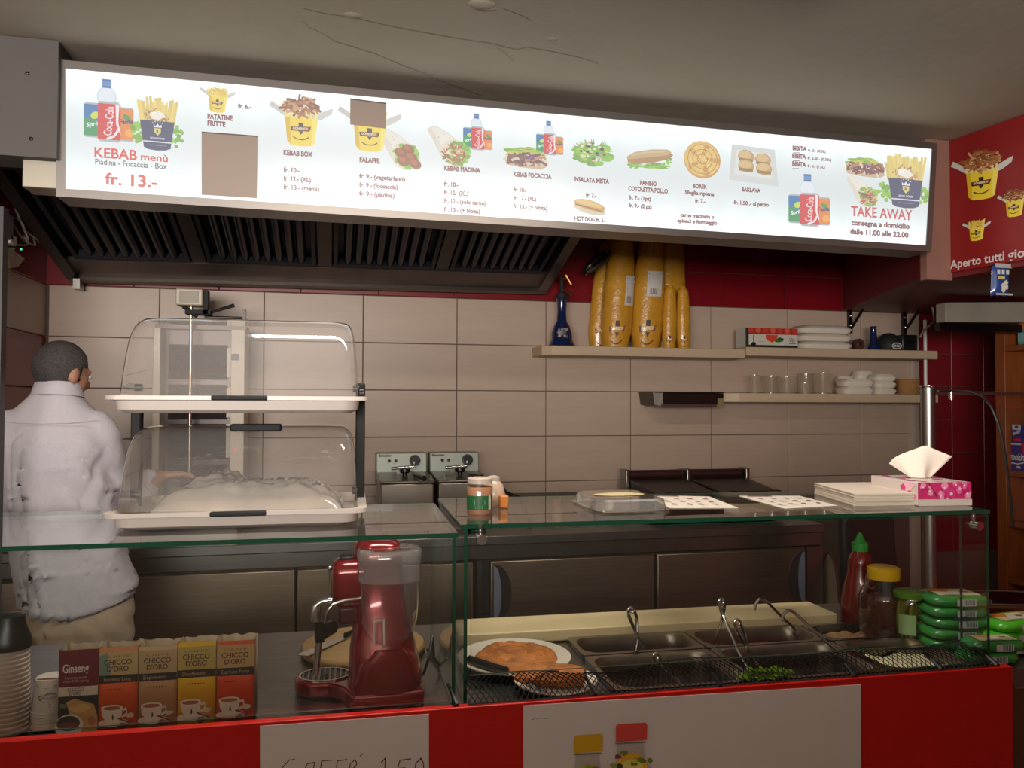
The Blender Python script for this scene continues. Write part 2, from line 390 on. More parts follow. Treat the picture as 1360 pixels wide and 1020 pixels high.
def stext(lines, name='lettering'):
    for body, x0, y0, x1, h, col, bold in lines:
        pr = Print(smap); pr.text(body, x0, y0, h, col, w=x1-x0, bold=bold+(.034 if h < 7.2 else (.015 if h < 9 else 0)), slope=slope(x0,y0)); pr.build(name, M_bp, sign)
stext([('KEBAB', 125.5,208.5, 182,13.2,RED,.02), ('menù', 187,212.5, 223,9.5,RED,.02), ('Piadina - Focaccia - Box', 126.5,218, 222,7.4,GREY,0), ('fr. 13.-', 139.5,244.5, 209,15,S(226,84,62),.025),
 ('PATATINE', 275.5,157.5, 309,6.4,TXT,.012), ('FRITTE', 275.5,166.5, 299.5,6.4,TXT,.012), ('fr. 6.-', 316,143.5, 333.5,5.6,TXT,.01),
 ('KEBAB BOX', 376.5,205.5, 415.5,6.4,TXT,.015), ('fr. 10.-', 376.5,228, 398,6,TXT,.01), ('fr. 12.- (XL)', 376.5,239.5, 413,6,TXT,.01), ('fr. 13.- (menù)', 376.5,251, 424,6,TXT,.01),
 ('FALAFEL', 477.5,215, 505,6.2,TXT,.015), ('fr. 9.- (vegetariano)', 477,236.5, 538,5.8,TXT,.01), ('fr. 9.- (foccaccia)', 477,248, 528.5,5.8,TXT,.01), ('fr. 9.- (piadina)', 477,259.5, 524,5.8,TXT,.01),
 ('KEBAB PIADINA', 590,226, 638,6,TXT,.015), ('fr. 10.-', 589.5,247, 609,5.6,TXT,.01), ('fr. 12.- (XL)', 589.5,258, 622,5.6,TXT,.01), ('fr. 12.- (solo carne)', 589.5,269, 645,5.6,TXT,.01), ('fr. 13.- (+ bibita)', 589.5,280.5, 637.5,5.6,TXT,.01),
 ('KEBAB FOCACCIA', 682,234, 732.5,5.8,TXT,.015), ('fr. 10.-', 681.5,254, 699.5,5.2,TXT,.01), ('fr. 12.- (XL)', 681.5,265, 712,5.2,TXT,.01), ('fr. 13.- (+ bibita)', 681.5,276, 727,5.2,TXT,.01),
 ('INSALATA MISTA', 762,240.5, 809,5.8,TXT,.015), ('fr. 7.-', 778,261.5, 792,5.2,TXT,.01), ('HOT DOG fr. 5.-', 763,292.5, 804.5,5.4,TXT,.012),
 ('PANINO', 850,245.5, 872,5.6,TXT,.015), ('COTOLETTA POLLO', 834.5,253, 887,5.6,TXT,.015), ('fr. 7.- (1pz)', 835,264.5, 864.5,5,TXT,.01), ('fr. 9.- (2 pz)', 835,275, 865.5,5,TXT,.01),
 ('BOREK', 920.5,249.5, 939,5,TXT,.012), ('Sfoglia ripiena', 909.5,257.5, 948.5,5,TXT,.01), ('fr. 7.-', 923,269, 936.5,5,TXT,.01), ('carne macinata o', 903.5,287.5, 948.5,4.8,TXT,.01), ('spinaci e formaggio', 899.5,295, 952.5,4.8,TXT,.01),
 ('BAKLAVA', 985,254, 1010,5,TXT,.015), ('fr. 1.50 ,- al pezzo', 974.5,271, 1021,5,TXT,.01),
 ('BIBITA', 1052.5,199, 1071.5,5.6,TXT,.018), ('fr. 3.- (0.5L)', 1073,201, 1096.5,3.4,TXT,.005), ('BIBITA', 1052,209.5, 1070.5,5.6,TXT,.018), ('fr. 2.50.- (0.33L)', 1072.5,211.5, 1104,3.4,TXT,.005), ('BIBITA', 1052,220, 1070.5,5.6,TXT,.018), ('fr. 4.- (1.5L)', 1072.5,222, 1095.5,3.4,TXT,.005),
 ('TAKE AWAY', 1130,286.5, 1211.5,13.2,S(206,70,62),.02), ('consegna a domicilio', 1130.5,298.5, 1208,6.6,TXT,.012), ('dalle 11.00 alle 22.00', 1129,310.5, 1206.5,6.8,TXT,.012)])
for x, y in ((1053,202.5),(1053,213),(1052,223.5)):
    pr = Print(smap); pr.rect(x,y,x+9,y+1,S(140,110,108)); pr.build('lettering', M_bp, sign)
R_ = random.Random(3)
def jit(c, a=.15): k = 1+R_.uniform(-a, a); return tuple(min(1, x*k) for x in c[:3])+(1,)
class Fr:
    """local picture frame on the sign: origin in pixels, u right, v down, following the sign's slope"""
    def __init__(s, mp, ox, oy, k=1, sl=None): s.ox, s.oy, s.k = ox, oy, k; s.sl = slope(ox, oy) if sl is None else sl; s.mp = mp
    def __call__(s, u, v, l): return s.mp(s.ox+u*s.k, s.oy+v*s.k+s.sl*u*s.k, l)
def pic(ox, oy, k, fn, name, *a, mp=smap, sl=None, m=None, parent=None):
    pr = Print(Fr(mp, ox, oy, k, sl)); fn(pr, *a); return pr.build(name, m or M_bp, parent or sign)
def can(p, x0, y0, x1, y1, kind):
    w = x1-x0; c = {'cola': S(214,44,40), 'sprite': S(40,150,84), 'fanta': S(232,134,40)}[kind]
    p.poly([(x0+.1*w,y0),(x1-.1*w,y0),(x1,y0+.07*w*2),(x1,y1-.1*w),(x1-.1*w,y1),(x0+.1*w,y1),(x0,y1-.1*w),(x0,y0+.14*w)], S(176,186,190))
    p.poly([(x0,y0+.1*w),(x1,y0+.1*w),(x1,y1-.1*w),(x0,y1-.1*w)], c)
    if kind == 'sprite':
        p.poly([(x0,y0+.1*w),(x1,y0+.1*w),(x1,y0+.55*(y1-y0)),(x0,y0+.42*(y1-y0))], S(44,116,178)); p.ell(x0+.62*w, y0+.36*(y1-y0), .26*w,.10*(y1-y0), S(206,224,60), a=-.5)
        p.text('Sprite', x0+.14*w, y0+.72*(y1-y0), .24*w, S(245,250,250), w=.9*w, bold=.03, slope=-.25)
    elif kind == 'cola':
        q = [(x0+.78*w,y0+.1*w),(x0+.95*w,y0+.1*w),(x0+.9*w,y0+.5*(y1-y0)),(x1,y0+.75*(y1-y0)),(x1,y0+.82*(y1-y0)),(x0+.80*w,y0+.55*(y1-y0))]
        p.poly(q, S(246,236,236)); p.line([(x1-.04*w,y0+.62*(y1-y0)),(x0+.74*w,y0+.84*(y1-y0)),(x0+.4*w,y1-.12*w)], .10*w, S(246,236,236))
        me = text_mesh('Coca-Cola', .01); xs = [v.co.x for v in me.vertices]; b = len(p.v); xa, xb = min(xs), max(xs)
        for v in me.vertices:      # written up the can
            uu = (v.co.x-xa)/(xb-xa); p.v.append(p.map(x0+.60*w - v.co.y/.7*.36*w + .12*w*uu, y1-.16*(y1-y0)-uu*.72*(y1-y0), p.layer*p.step))
        for f in me.polygons: p.f.append([b+i for i in f.vertices]); p.c.append(S(252,244,244))
        p.layer += 1; bpy.data.meshes.remove(me)
    else:
        p.ell(x0+.7*w, y0+.75*(y1-y0), .28*w,.28*w, S(250,170,60)); p.ell(x0+.55*w, y0+.3*(y1-y0), .3*w,.08*(y1-y0), S(80,150,60), a=.5); p.text('Fanta', x0+.06*w, y0+.5*(y1-y0), .3*w, S(36,52,110), w=.9*w, bold=.04, slope=-.1)
def drinks(p):      # 100 x 120 units
    p.ell(46,38,20,22,S(214,228,236)); p.ell(46,38,17,19,S(232,240,246)); p.rect(37,2,55,20,S(60,110,176)); p.rect(37,8,55,10,S(110,160,210)); p.rect(37,13,55,15,S(110,160,210)); p.rect(38,56,56,70,S(206,222,232))
    can(p,0,52,36,122,'sprite'); can(p,70,56,100,124,'fanta'); can(p,28,47,74,128,'cola')
def lettuce(p, cx, cy, rx, ry, n=26):
    for i in range(n):
        a = R_.uniform(0,2*pi); r = sqrt(R_.random()); p.blob(cx+rx*r*cos(a), cy+ry*r*sin(a), rx*.26, ry*.22, jit(S(134,186,58), .3), 9, .3, R_)
def fries(p, cx, yb, w, h, n=26, fan=.5, col=(232,206,110)):
    for i in range(n):
        t = R_.uniform(-1,1); l = h*R_.uniform(.55,1); x = cx+t*w/2; dx = t*fan*l+R_.uniform(-.1,.1)*l
        p.line([(x,yb),(x+dx,yb-l)], w*.075, jit(S(*col), .14))
def meat(p, cx, cy, rx, ry, n=40, cols=((176,116,70),(150,88,50),(206,156,106),(128,74,44))):
    for i in range(n):
        a = R_.uniform(0,2*pi); r = sqrt(R_.random()); x, y = cx+rx*r*cos(a), cy+ry*r*sin(a); b = R_.uniform(0,pi); l = rx*R_.uniform(.22,.45)
        p.line([(x-l*cos(b),y-l*.6*sin(b)),(x,y-l*.15),(x+l*cos(b),y+l*.6*sin(b))], rx*.13, jit(S(*R_.choice(cols)), .12))
def royal(p):       # navy box, crest and chips; 100 wide, 120 high
    lettuce(p,8,92,24,26); lettuce(p,96,96,20,24); fries(p,52,66,84,66,46,.16)
    meat(p,50,52,30,20,36,((196,146,92),(170,112,66),(216,180,124))); p.blob(52,48,17,11,S(244,238,224),14,.3,R_); p.blob(44,44,8,5,S(250,246,236),10,.3,R_); fries(p,28,64,14,40,5,-.2); fries(p,82,64,16,44,6,.2)
    p.poly([(10,62),(96,62),(86,128),(74,133),(52,135),(30,133),(20,128)], S(52,54,96)); p.poly([(18,112),(90,112),(88,115),(19,115)], S(222,222,234))
    p.poly([(46,80),(62,80),(62,90),(54,98),(46,90)], S(226,210,110)); p.text('R',51,91,7,S(52,54,96),w=6,bold=.03)
    p.poly([(44,78),(44,70),(49,75),(54,68),(59,75),(64,70),(64,78)], S(232,232,240))
    for x, y in ((42,67),(48,64),(54,62),(60,64),(66,67)): p.ell(x,y,1.4,1.4,S(230,230,240),8)
    p.text('ROYAL DÖNER',36,107,4.4,S(240,240,246),w=36,bold=.02); p.text('www.royaldoener.ch',34,123,2.6,S(190,190,216),w=40)
def emblem(p, x, y, k=1):
    D_ = S(58,38,34); p.rect(x-4*k,y-9*k,x+4*k,y-2*k,D_); p.poly([(x-17*k,y-2*k),(x+17*k,y-3.5*k),(x+14*k,y+4.5*k),(x-16*k,y+5*k)], D_); p.poly([(x-15*k,y-1*k),(x+15*k,y-2.2*k),(x+12.5*k,y+3.2*k),(x-14*k,y+3.6*k)], S(150,60,44))
    p.text('DÖNERBOX',x-13*k,y+2.6*k,3.6*k,S(246,230,190),w=25*k,bold=.03,slope=-.03); p.poly([(x-4*k,y+5*k),(x+4*k,y+5*k),(x,y+11*k)], D_)
    p.line([(x-13*k,y+15*k),(x-6*k,y+18.5*k),(x+2*k,y+19*k),(x+9*k,y+17*k),(x+13*k,y+14*k)], 1.6*k, D_)
def ybox(p, top='fries', wings=True):       # yellow box 60 x 80
    if wings: p.poly([(8,26),(-18,10),(-22,18),(-8,26),(10,38)], S(206,204,196)); p.poly([(54,28),(74,18),(84,14),(82,24),(66,34),(54,38)], S(214,212,204))
    p.poly([(4,30),(60,30),(53,76),(46,80),(30,81.5),(14,80),(8,74)], S(246,216,62)); p.poly([(4,30),(12,30),(15,79),(8,74)], S(226,186,40)); p.poly([(50,31),(60,30),(53,76),(48,79)], S(252,230,104))
    fries(p,30,34,52,26 if top != 'fries' else 30,30,.2,(238,216,120) if top == 'fries' else (236,220,150))
    if top == 'meat': meat(p,31,16,28,16,60)
    if top == 'fries':
        for i in range(30): a = R_.uniform(0,pi); x = 31+R_.uniform(-20,20); y = 18+R_.uniform(-8,10); p.line([(x-9*cos(a),y-5*sin(a)),(x+9*cos(a),y+5*sin(a))], 3.6, jit(S(230,194,72), .18))
    emblem(p,31,52)
def wrap(p, filling):   # 80 x 70, opening to the lower right
    p.poly([(0,8),(8,0),(22,0),(44,10),(74,34),(52,74),(38,72),(26,56),(10,24)], S(228,220,204)); p.poly([(8,2),(24,2),(44,12),(60,26),(34,44)], S(240,234,222))
    for i in range(8): p.ell(14+R_.uniform(0,30),10+R_.uniform(0,22),1.2,.8,S(196,178,150),8)
    p.ell(58,52,29,28,S(232,222,200),a=.4); lettuce(p,60,52,26,24,30); 
    if filling == 'falafel':
        for x, y in ((48,46),(62,38),(52,62),(68,54),(76,66)): p.ell(x,y,13,10,S(150,84,44),a=.4); p.ell(x-2,y-3,8,5,S(178,106,58),a=.4)
    else: meat(p,56,54,23,20,54,((170,100,60),(206,150,100),(140,74,46),(224,190,140),(120,150,60),(190,70,50)))
def focaccia(p):    # 100 x 50
    p.poly([(2,34),(6,26),(40,30),(96,36),(98,44),(84,52),(40,50),(6,46)], S(206,176,140)); lettuce(p,44,16,40,12,34); p.poly([(2,26),(14,12),(36,4),(70,6),(94,18),(98,30),(60,20),(30,20)], S(206,200,70))
    lettuce(p,40,12,36,7,14); meat(p,52,32,42,11,60,((128,74,54),(160,100,74),(196,140,110),(110,60,48),(222,206,188)))
    for i in range(9): p.ell(56+R_.uniform(-12,12),26+R_.uniform(-6,4),3,2,S(110,54,110),8)
def salad(p):       # 90 x 70
    p.ell(45,54,30,12,S(218,226,226)); lettuce(p,45,36,42,26,60)
    for i in range(46):
        a = R_.uniform(0,2*pi); r = sqrt(R_.random()); x, y = 45+36*r*cos(a), 34+22*r*sin(a); p.blob(x,y,4.6,2.6,jit(S(*R_.choice(((214,160,130),(232,228,210),(120,170,56),(90,130,40),(206,214,150),(230,190,180),(56,40,40)))),.1),8,.3,R_)
    p.ell(22,46,9,8,S(150,190,80)); p.ell(22,46,6,5,S(214,226,150))
    for i in range(14): a = R_.uniform(-.4,pi+.4); p.line([(45+34*cos(a),36-20*sin(a)),(45+48*cos(a),36-30*sin(a))], 2, jit(S(120,168,60)))
def panino(p):      # 110 x 50
    lettuce(p,20,42,16,9,12); lettuce(p,58,40,40,7,40); lettuce(p,94,26,14,10,14); p.poly([(4,26),(20,16),(60,8),(100,4),(110,12),(100,22),(60,34),(20,38),(6,36)], S(178,134,84)); p.poly([(4,24),(22,12),(60,3),(96,0),(106,6),(96,14),(60,20),(22,28),(6,30)], S(202,170,120)); p.line([(14,20),(50,10),(92,5)], 4, S(218,192,146))
def borek(p):       # 90 x 90
    p.ell(45,46,45,46,S(206,150,60)); p.ell(44,44,43,43,S(228,188,96))
    for k in range(60):
        a = k*.42; r = 40-k*.62; x, y = 45+r*cos(a), 45+r*sin(a); b = a+pi/2+.25; p.line([(x-5.5*cos(b),y-5.5*sin(b)),(x+5.5*cos(b),y+5.5*sin(b))], 6.5, jit(S(236,200,112) if k % 3 else S(204,148,62), .08))
    for k in range(3): p.line([(45+(36-k*12)*cos(t), 45+(36-k*12)*sin(t)) for t in [i*.35 for i in range(19)]], 1.6, S(176,118,44))
def baklava(p):     # 100 x 80
    p.poly([(6,0),(92,4),(100,78),(0,72)], S(216,218,214)); p.poly([(16,10),(82,14),(88,64),(10,60)], S(228,230,226))
    for x, y in ((20,12),(54,16),(20,32),(56,34)):
        p.blob(x+14,y+10,16,13,S(196,154,92),14,.08,R_); p.blob(x+13,y+7,13,8,S(220,184,126),14,.08,R_); p.poly([(x,y+14),(x+29,y+15),(x+28,y+21),(x+1,y+20)], S(150,120,52))
def hotdog(p):      # 100 x 45
    p.ell(50,30,49,15,S(222,208,180),a=.18); p.ell(50,18,48,15,S(214,166,88),a=.2); p.ell(48,13,42,8,S(232,194,120),a=.2); p.line([(6,18),(40,24),(92,36)], 4, S(158,96,46))
pic(111.5,101,.66,drinks,'printed_drinks'); pic(181,126,.535,royal,'printed_chips_box')
pic(275,112,.45,ybox,'printed_chips_cup'); pic(375,127,.80,ybox,'printed_kebab_cup','meat'); pic(466,134,.80,ybox,'printed_falafel_cup','none'); pic(501,170,.66,wrap,'printed_falafel_wrap','falafel')
pic(567,167,.64,wrap,'printed_kebab_wrap','kebab'); pic(615,148.5,.385,drinks,'printed_drinks'); pic(712,158.5,.36,drinks,'printed_drinks'); pic(669,191,.585,focaccia,'printed_focaccia')
pic(761,180,.58,salad,'printed_salad'); pic(830,194,.58,panino,'printed_sandwich'); pic(908,185,.545,borek,'printed_borek'); pic(968,191,.66,baklava,'printed_baklava'); pic(761,263,.44,hotdog,'printed_hot_dog')
pic(1047,229,.55,drinks,'printed_drinks',sl=.05); pic(1122,205,.54,focaccia,'printed_focaccia'); pic(1123,233,.50,wrap,'printed_kebab_wrap','kebab'); pic(1173,203,.53,royal,'printed_chips_box')
M_patch = mat('grey_patch', S(150,134,124), .55)
for i, q in enumerate(([(268.5,176.5),(342.5,182),(341.5,264),(268.5,259.5)], [(465,132.5),(513,138.5),(512,172),(465,166.5)])):
    b = MB(); b.prism([smap(x,y,.009) for x, y in q], (0,-.002,0)); b.build('taped_cover_patch', M_patch, sign)
    c = MB(); c.prism([smap(x,y,.0125) for x, y in [(q[0][0],q[0][1]),(q[1][0],q[1][1]),(q[1][0],q[1][1]+1.2),(q[0][0],q[0][1]+1.2)]], (0,-.001,0)); c.build('patch_edge', mat('patch_edge', S(90,80,76), .6), sign)
# ------------------------------------------------------------------ red advertising panel on the beam
pn = Vector((PD.y, -PD.x, 0)); 
if pn.dot(O-PP0) < 0: pn = -pn
def pmap(px, py, l): return at_plane(px, py, PP0+pn*.012, pn) + pn*(.0006+l)
panel = MB(); P0 = at_plane(1254.5,191,PP0+pn*.002,pn); 
def onp(px, py, o): return at_plane(px, py, PP0+pn*o, pn)
c1 = onp(1253.5,364,.004); c0 = Vector((c1.x,c1.y,ZC-.004)); c2 = c1+PD*1.0; c3 = Vector((c2.x,c2.y,ZC-.004)); c2 = Vector((c2.x,c2.y,c1.z))
panel.prism([c0,c1,c2,c3], pn*.008)
panel_o = panel.build('advertising_panel', mat('red_panel', S(140,30,30), .4, noise_amt=.05), label='red advertising panel with printed kebab cups on the beam at right', cat='panel')
M_p = print_mat('print', 0, .45)
pic(1280,205,.78,ybox,'printed_cup','meat',mp=pmap,sl=-.14,m=M_p,parent=panel_o); pic(1334,254,.44,ybox,'printed_cup','meat',mp=pmap,sl=-.14,m=M_p,parent=panel_o); pic(1286,292,.36,ybox,'printed_cup','fries',mp=pmap,sl=-.14,m=M_p,parent=panel_o)
for body, x0, y0, x1, h in (('Aperto', 1262,357,1303,11), ('tutti', 1307,349.5,1334,11.5), ('giorni', 1338.5,344.5,1382,12)):
    pr = Print(pmap); pr.text(body, x0, y0, h, S(216,204,200), w=x1-x0, bold=.02, slope=-.17); pr.build('lettering', M_p, panel_o)
# ------------------------------------------------------------------ extractor hood
HL = at_y(92,374,4.15); HR = at_y(724,390,4.15); HE = Vector((0,-1,.287)).normalized(); HN = Vector((0,.287,1)).normalized()
def hp(a, h, d=0): return HL + (HR-HL)*a + HE*h + HN*d
HX = (HR-HL).normalized(); HWID = (HR-HL).length
M_hood = mat('hood_steel', S(66,60,58), .4, .9, noise_amt=.2, nscale=5); M_hood_in = mat('hood_inside', S(38,38,45), .5, .7, noise_amt=.2); M_hood_l = mat('hood_rail', S(104,96,90), .35, .9)
hood = thing('extractor_hood', 'dark steel extractor hood with slatted filters behind the menu sign', 'hood', hp(.5,.5,.0))
def hbox(a0, a1, h0, h1, d0, d1, mb=None):
    mb = mb or MB(); P = [hp(a,h,d) for d in (d0,d1) for a,h in ((a0,h0),(a1,h0),(a1,h1),(a0,h1))]
    return mb.add(P, [(0,3,2,1),(4,5,6,7),(0,1,5,4),(1,2,6,5),(2,3,7,6),(3,0,4,7)])
HH = 1.02
hbox(0,.022,0,HH,-.004,.30).build('side_panel', M_hood, hood); hbox(.978,1,0,HH,-.004,.30).build('side_panel', M_hood_l, hood)
hbox(0,1,0,.035,-.006,.05).build('rear_lip', M_hood_l, hood); hbox(.022,.978,.035,.215,.012,.03).build('grease_channel', mat('hood_channel', S(92,83,79), .42, .9, noise_amt=.2, nscale=5), hood)
hbox(.022,.978,HH-.03,HH,-.004,.25).build('front_lip', M_hood, hood); hbox(.022,.978,.21,HH-.03,.06,.07).build('back_plate', M_hood_in, hood)
hb = MB(); f0 = hp(0,HH,.02); f1 = hp(1,HH,.02); hb.bb((f0.x,f0.y,f0.z),(f1.x,4.18,ZC-.004)); hb.build('canopy', M_hood, hood)
fa = [(.035,.245),(.278,.487),(.522,.730),(.764,.965)]
for a0, a1 in fa:
    fo = hbox(a0,a1,.225,.25,.015,.05); hbox(a0,a1,HH-.06,HH-.035,.015,.05,fo); hbox(a0,a0+.008,.25,HH-.06,.015,.05,fo); hbox(a1-.008,a1,.25,HH-.06,.015,.05,fo)
    fo = fo.build('grease_filter', M_hood_in, hood)
    for k in range(8):
        a = a0+.018+(a1-a0-.036)*(k+.5)/8; wa = (a1-a0)/8*.36
        R = []
        for h in (.25,HH-.06): R.append([hp(a+wa*cos(t), h, .050-.034*sin(t)) for t in [pi*i/7 for i in range(8)]])
        MB().rings(R).build('baffle_slat', mat('baffle_steel', S(46,45,52), .30, .95, noise_amt=.25, nscale=9), fo)
for i in range(3): hbox(fa[i][1]+.004, fa[i+1][0]-.004, .22, HH-.04, .018, .03).build('divider_plate', M_hood, hood)
q = at_y(104,378,4.12); MB().box((q.x,4.12,q.z),(.03,.06,.05)).build('mounting_bracket', M_steel, hood)
# ------------------------------------------------------------------ rear steel counter against the wall
ZK = .95; YK = 3.50
xr = at_y(1093,720,YK).x; xs_ = at_y(633,720,YK).x
cnt = thing('refrigerated_counter', 'long stainless steel refrigerated counter along the back wall', 'counter', (xr-1.2,3.8,0))
b = MB(); b.bb((XL+.02,YK-.01,ZK-.04),(xr+.01,YW-.012,ZK)); b.build('worktop', M_steel_top, cnt, bevel=.003)
MB().bb((XL+.02,YW-.035,ZK+.0005),(xr+.01,YW-.012,ZK+.11)).build('steel_upstand', M_steel, bevel=.003, label='low steel splash strip along the wall above the rear counter', cat='splashback')
MB().bb((XL+.02,YK+.02,.10),(xr,YW-.02,ZK-.04)).build('body', M_steel_dark, cnt)
MB().bb((XL+.02,YK+.004,ZK-.105),(xr,YK+.03,ZK-.042)).build('top_rail', M_steel, cnt, bevel=.002)
MB().bb((XL+.02,YK+.08,0),(xr,YW-.05,.10)).build('plinth', M_rubber, cnt)
def X(px): return at_y(px,760,YK).x
doors = [(X(651),X(868),'l'),(X(872),X(1068),'r'),(X(395),X(628),'n'),(X(180),X(392),'n'),(XL+.04,X(177),'n')]
M_door = mat('door_steel', S(172,152,132), .42, 1, noise_amt=.14, nscale=5, stretch=(1,1,22)); M_blue = mat('grey_blue_insert', S(120,128,148), .35)
for x0, x1, hd in doors:
    d = MB().bb((x0,YK-.012,.14),(x1,YK+.02,ZK-.115)).build('door', M_door, cnt, bevel=.004)
    if hd == 'n': continue
    sx = 1 if hd == 'l' else -1; xe = x0+.012 if hd == 'l' else x1-.012; zc = ZK-.26; r = .135
    arc = [(xe+sx*r*.62*sin(t), YK-.013, zc+r*cos(t)) for t in [pi*i/18 for i in range(19)]]
    h = MB(); h.prism(arc, (0,-.006,0)); h = h.build('handle_recess', mat('handle_dark', S(66,60,64), .3, .4), d)
    arc2 = [(xe+sx*r*.26*sin(t), YK-.020, zc+r*.95*cos(t)) for t in [pi*i/18 for i in range(19)]]
    MB().prism(arc2, (0,-.006,0)).build('handle_grip', M_blue, d)
MB().bb((X(633),YK-.006,.12),(X(640),YK+.03,ZK-.11)).build('frame_stile', M_steel, cnt); MB().bb((X(641),YK+.012,.12),(X(650),YK+.03,ZK-.11)).build('door_gap', M_rubber, cnt)
for k in range(8): MB().bb((X(641),YK+.002,.45+k*.022),(X(650),YK+.02,.458+k*.022)).build('vent_slat', M_steel, cnt)
MB().bb((X(1071),YK-.006,.12),(X(1092),YK+.03,ZK-.11)).build('frame_stile', M_steel, cnt)
# ------------------------------------------------------------------ two table-top fryers
M_fry = mat('fryer_steel', S(160,152,142), .3, .95, noise_amt=.12, nscale=4); M_fryhead = mat('fryer_head', S(146,152,142), .4, .5)
def fryer(x0, w, label, tilt):
    t = thing('deep_fryer', label, 'fryer', (x0+w/2,3.76,ZK), 'table-top fryers'); z = ZK
    MB().bb((x0+.004,3.59,z+.018),(x0+w-.004,3.93,z+.235)).build('body', M_fry, t, bevel=.006)
    for fx in (x0+.03,x0+w-.03):
        for fy in (3.63,3.89): MB().cyl((fx,fy,z),(fx,fy,z+.02),.014).build('foot', M_rubber, t)
    lid = MB().add([(x0,3.58,z+.236),(x0+w,3.58,z+.236),(x0+w,3.88,z+.252),(x0,3.88,z+.252),(x0,3.58,z+.246),(x0+w,3.58,z+.246),(x0+w,3.88,z+.264),(x0,3.88,z+.264)],
        [(0,3,2,1),(4,5,6,7),(0,1,5,4),(1,2,6,5),(2,3,7,6),(3,0,4,7)]).build('lid', mat('lid_steel', S(120,112,104), .3, .95, noise_amt=.1), t, bevel=.003)
    MB().cyl((x0+w*.5,3.72,z+.256),(x0+w*.5,3.72,z+.275),.012).build('lid_stem', M_black, lid); MB().lathe([(.02,0),(.026,.006),(.024,.02),(.012,.024)],(x0+w*.5,3.72,z+.272)).build('lid_knob', M_black, lid)
    hd = MB().add([(x0,3.88,z+.20),(x0+w,3.88,z+.20),(x0+w,3.99,z+.20),(x0,3.99,z+.20),(x0,3.90,z+.355),(x0+w,3.90,z+.355),(x0+w,3.99,z+.355),(x0,3.99,z+.355)],
        [(0,3,2,1),(4,5,6,7),(0,1,5,4),(1,2,6,5),(2,3,7,6),(3,0,4,7)]).build('control_head', M_fryhead, t, bevel=.004)
    k = MB(); yk = 3.885; k.cyl((x0+w*.76,yk+.005,z+.318),(x0+w*.76,yk-.024,z+.318),.028,.024,20); k.build('control_knob', M_black, hd)
    k = MB(); k.box((x0+w*.73,yk-.026,z+.309),(.006,.004,.012)); k.build('knob_mark', M_white, hd)
    for i, c in enumerate((S(50,40,36), S(90,60,40))): MB().cyl((x0+w*(.25+.13*i),yk+.008,z+.318),(x0+w*(.25+.13*i),yk-.004,z+.318),.0075).build('indicator_lamp', mat('lamp%d'%i, c, .2), hd)
    pr = Print(lambda u,v,l: (u, 3.8925-(v-z-.30)*.0+ -.0005-l, 2*(z+.338)-v)); pr.text('Bartscher', x0+.012, z+.338, .011, S(40,40,40), bold=.03); pr.build('lettering', print_mat('print',0,.45), hd)
    b = MB(); yb = 3.845; b.cyl((x0+w*.28,yb,z+.283),(x0+w*.72,yb,z+.290),.008,.008,10); b.build('basket_bar', M_chrome, t)
    b = MB(); b.bb((x0+w*.38,yb,z+.255),(x0+w*.50,yb+.03,z+.285)); b.build('basket_clip', M_steel, t)
    b = MB(); b.tube([(x0+w*.66,3.70,z+.262),(x0+w*.70,3.62,z+.264),(x0+w*.78,3.53,z+.262)],[.006,.010,.013],8); b.build('basket_handle', M_black, t)
fryer(at_y(499,602,3.95).x, .248, 'left steel deep fryer on the rear counter, beside the dome stand', 0); fryer(at_y(569,602,3.95).x, .248, 'right steel deep fryer of the pair, behind the green-label jar', 1)
# power plug lying right of the fryers
b = MB(); p0 = at_y(655,640,3.75); b.tube([p0, at_y(664,648,3.75), at_y(672,655,3.75), at_y(690,660,3.75), (at_y(705,664,3.75).x,3.75,ZK+.006)], [.014,.02,.012,.006,.006], 8); b.build('power_plug', M_black, label='black plug and cable beside the right deep fryer', cat='plug')
# ------------------------------------------------------------------ kebab grill
x0 = at_y(196,440,3.75).x; x1 = at_y(322,440,3.75).x
kg = thing('kebab_grill', 'upright gas kebab grill with motor on the rear counter behind the domes', 'grill', ((x0+x1)/2,3.85,ZK))
M_cream = mat('cream_enamel', S(206,192,172), .4); zt = at_y(260,437,3.9).z
MB().bb((x0,3.66,ZK),(x1,4.05,ZK+.10)).build('base', M_steel, kg, bevel=.004)
MB().bb((x0+.03,3.97,ZK+.10),(x1-.03,4.05,zt)).build('burner_housing', M_steel_dark, kg)
MB().bb((x0,3.86,ZK+.10),(x0+.032,4.05,zt)).build('side_post', M_cream, kg, bevel=.003); MB().bb((x1-.062,3.86,ZK+.10),(x1,4.05,zt)).build('side_post', M_cream, kg, bevel=.003)
MB().bb((x0,3.90,zt),(x1,4.05,zt+.02)).build('top_plate', M_steel_dark, kg)
for k in range(4):
    z0 = ZK+.14+k*.19; MB().bb((x0+.05,3.955,z0),(x1-.09,3.975,z0+.165)).build('burner_panel', mat('burner_mesh', S(44,38,40), .6, .3, bump=.8, bscale=140), kg)
    MB().bb((x1-.088,3.93,z0+.01),(x1-.070,3.97,z0+.15)).build('gas_valve', M_cream, kg)
xsp = at_y(253,500,3.85).x; MB().cyl((xsp,3.85,ZK+.1),(xsp,3.85,zt+.10),.008).build('spit', mat('spit_steel', S(220,205,180), .25, .9), kg)
MB().lathe([(.12,0),(.13,.01),(.13,.016),(.02,.02)],(xsp,3.85,ZK+.12)).build('meat_plate', M_steel, kg)
mo = at_y(252,395,3.80); MB().box((mo.x,3.83,mo.z),(.115,.10,.075)).build('spit_motor', M_cream, kg, bevel=.006)
MB().box((mo.x,3.778,mo.z),(.082,.004,.055)).build('motor_cover', mat('cover_grey', S(168,156,140), .5), kg)
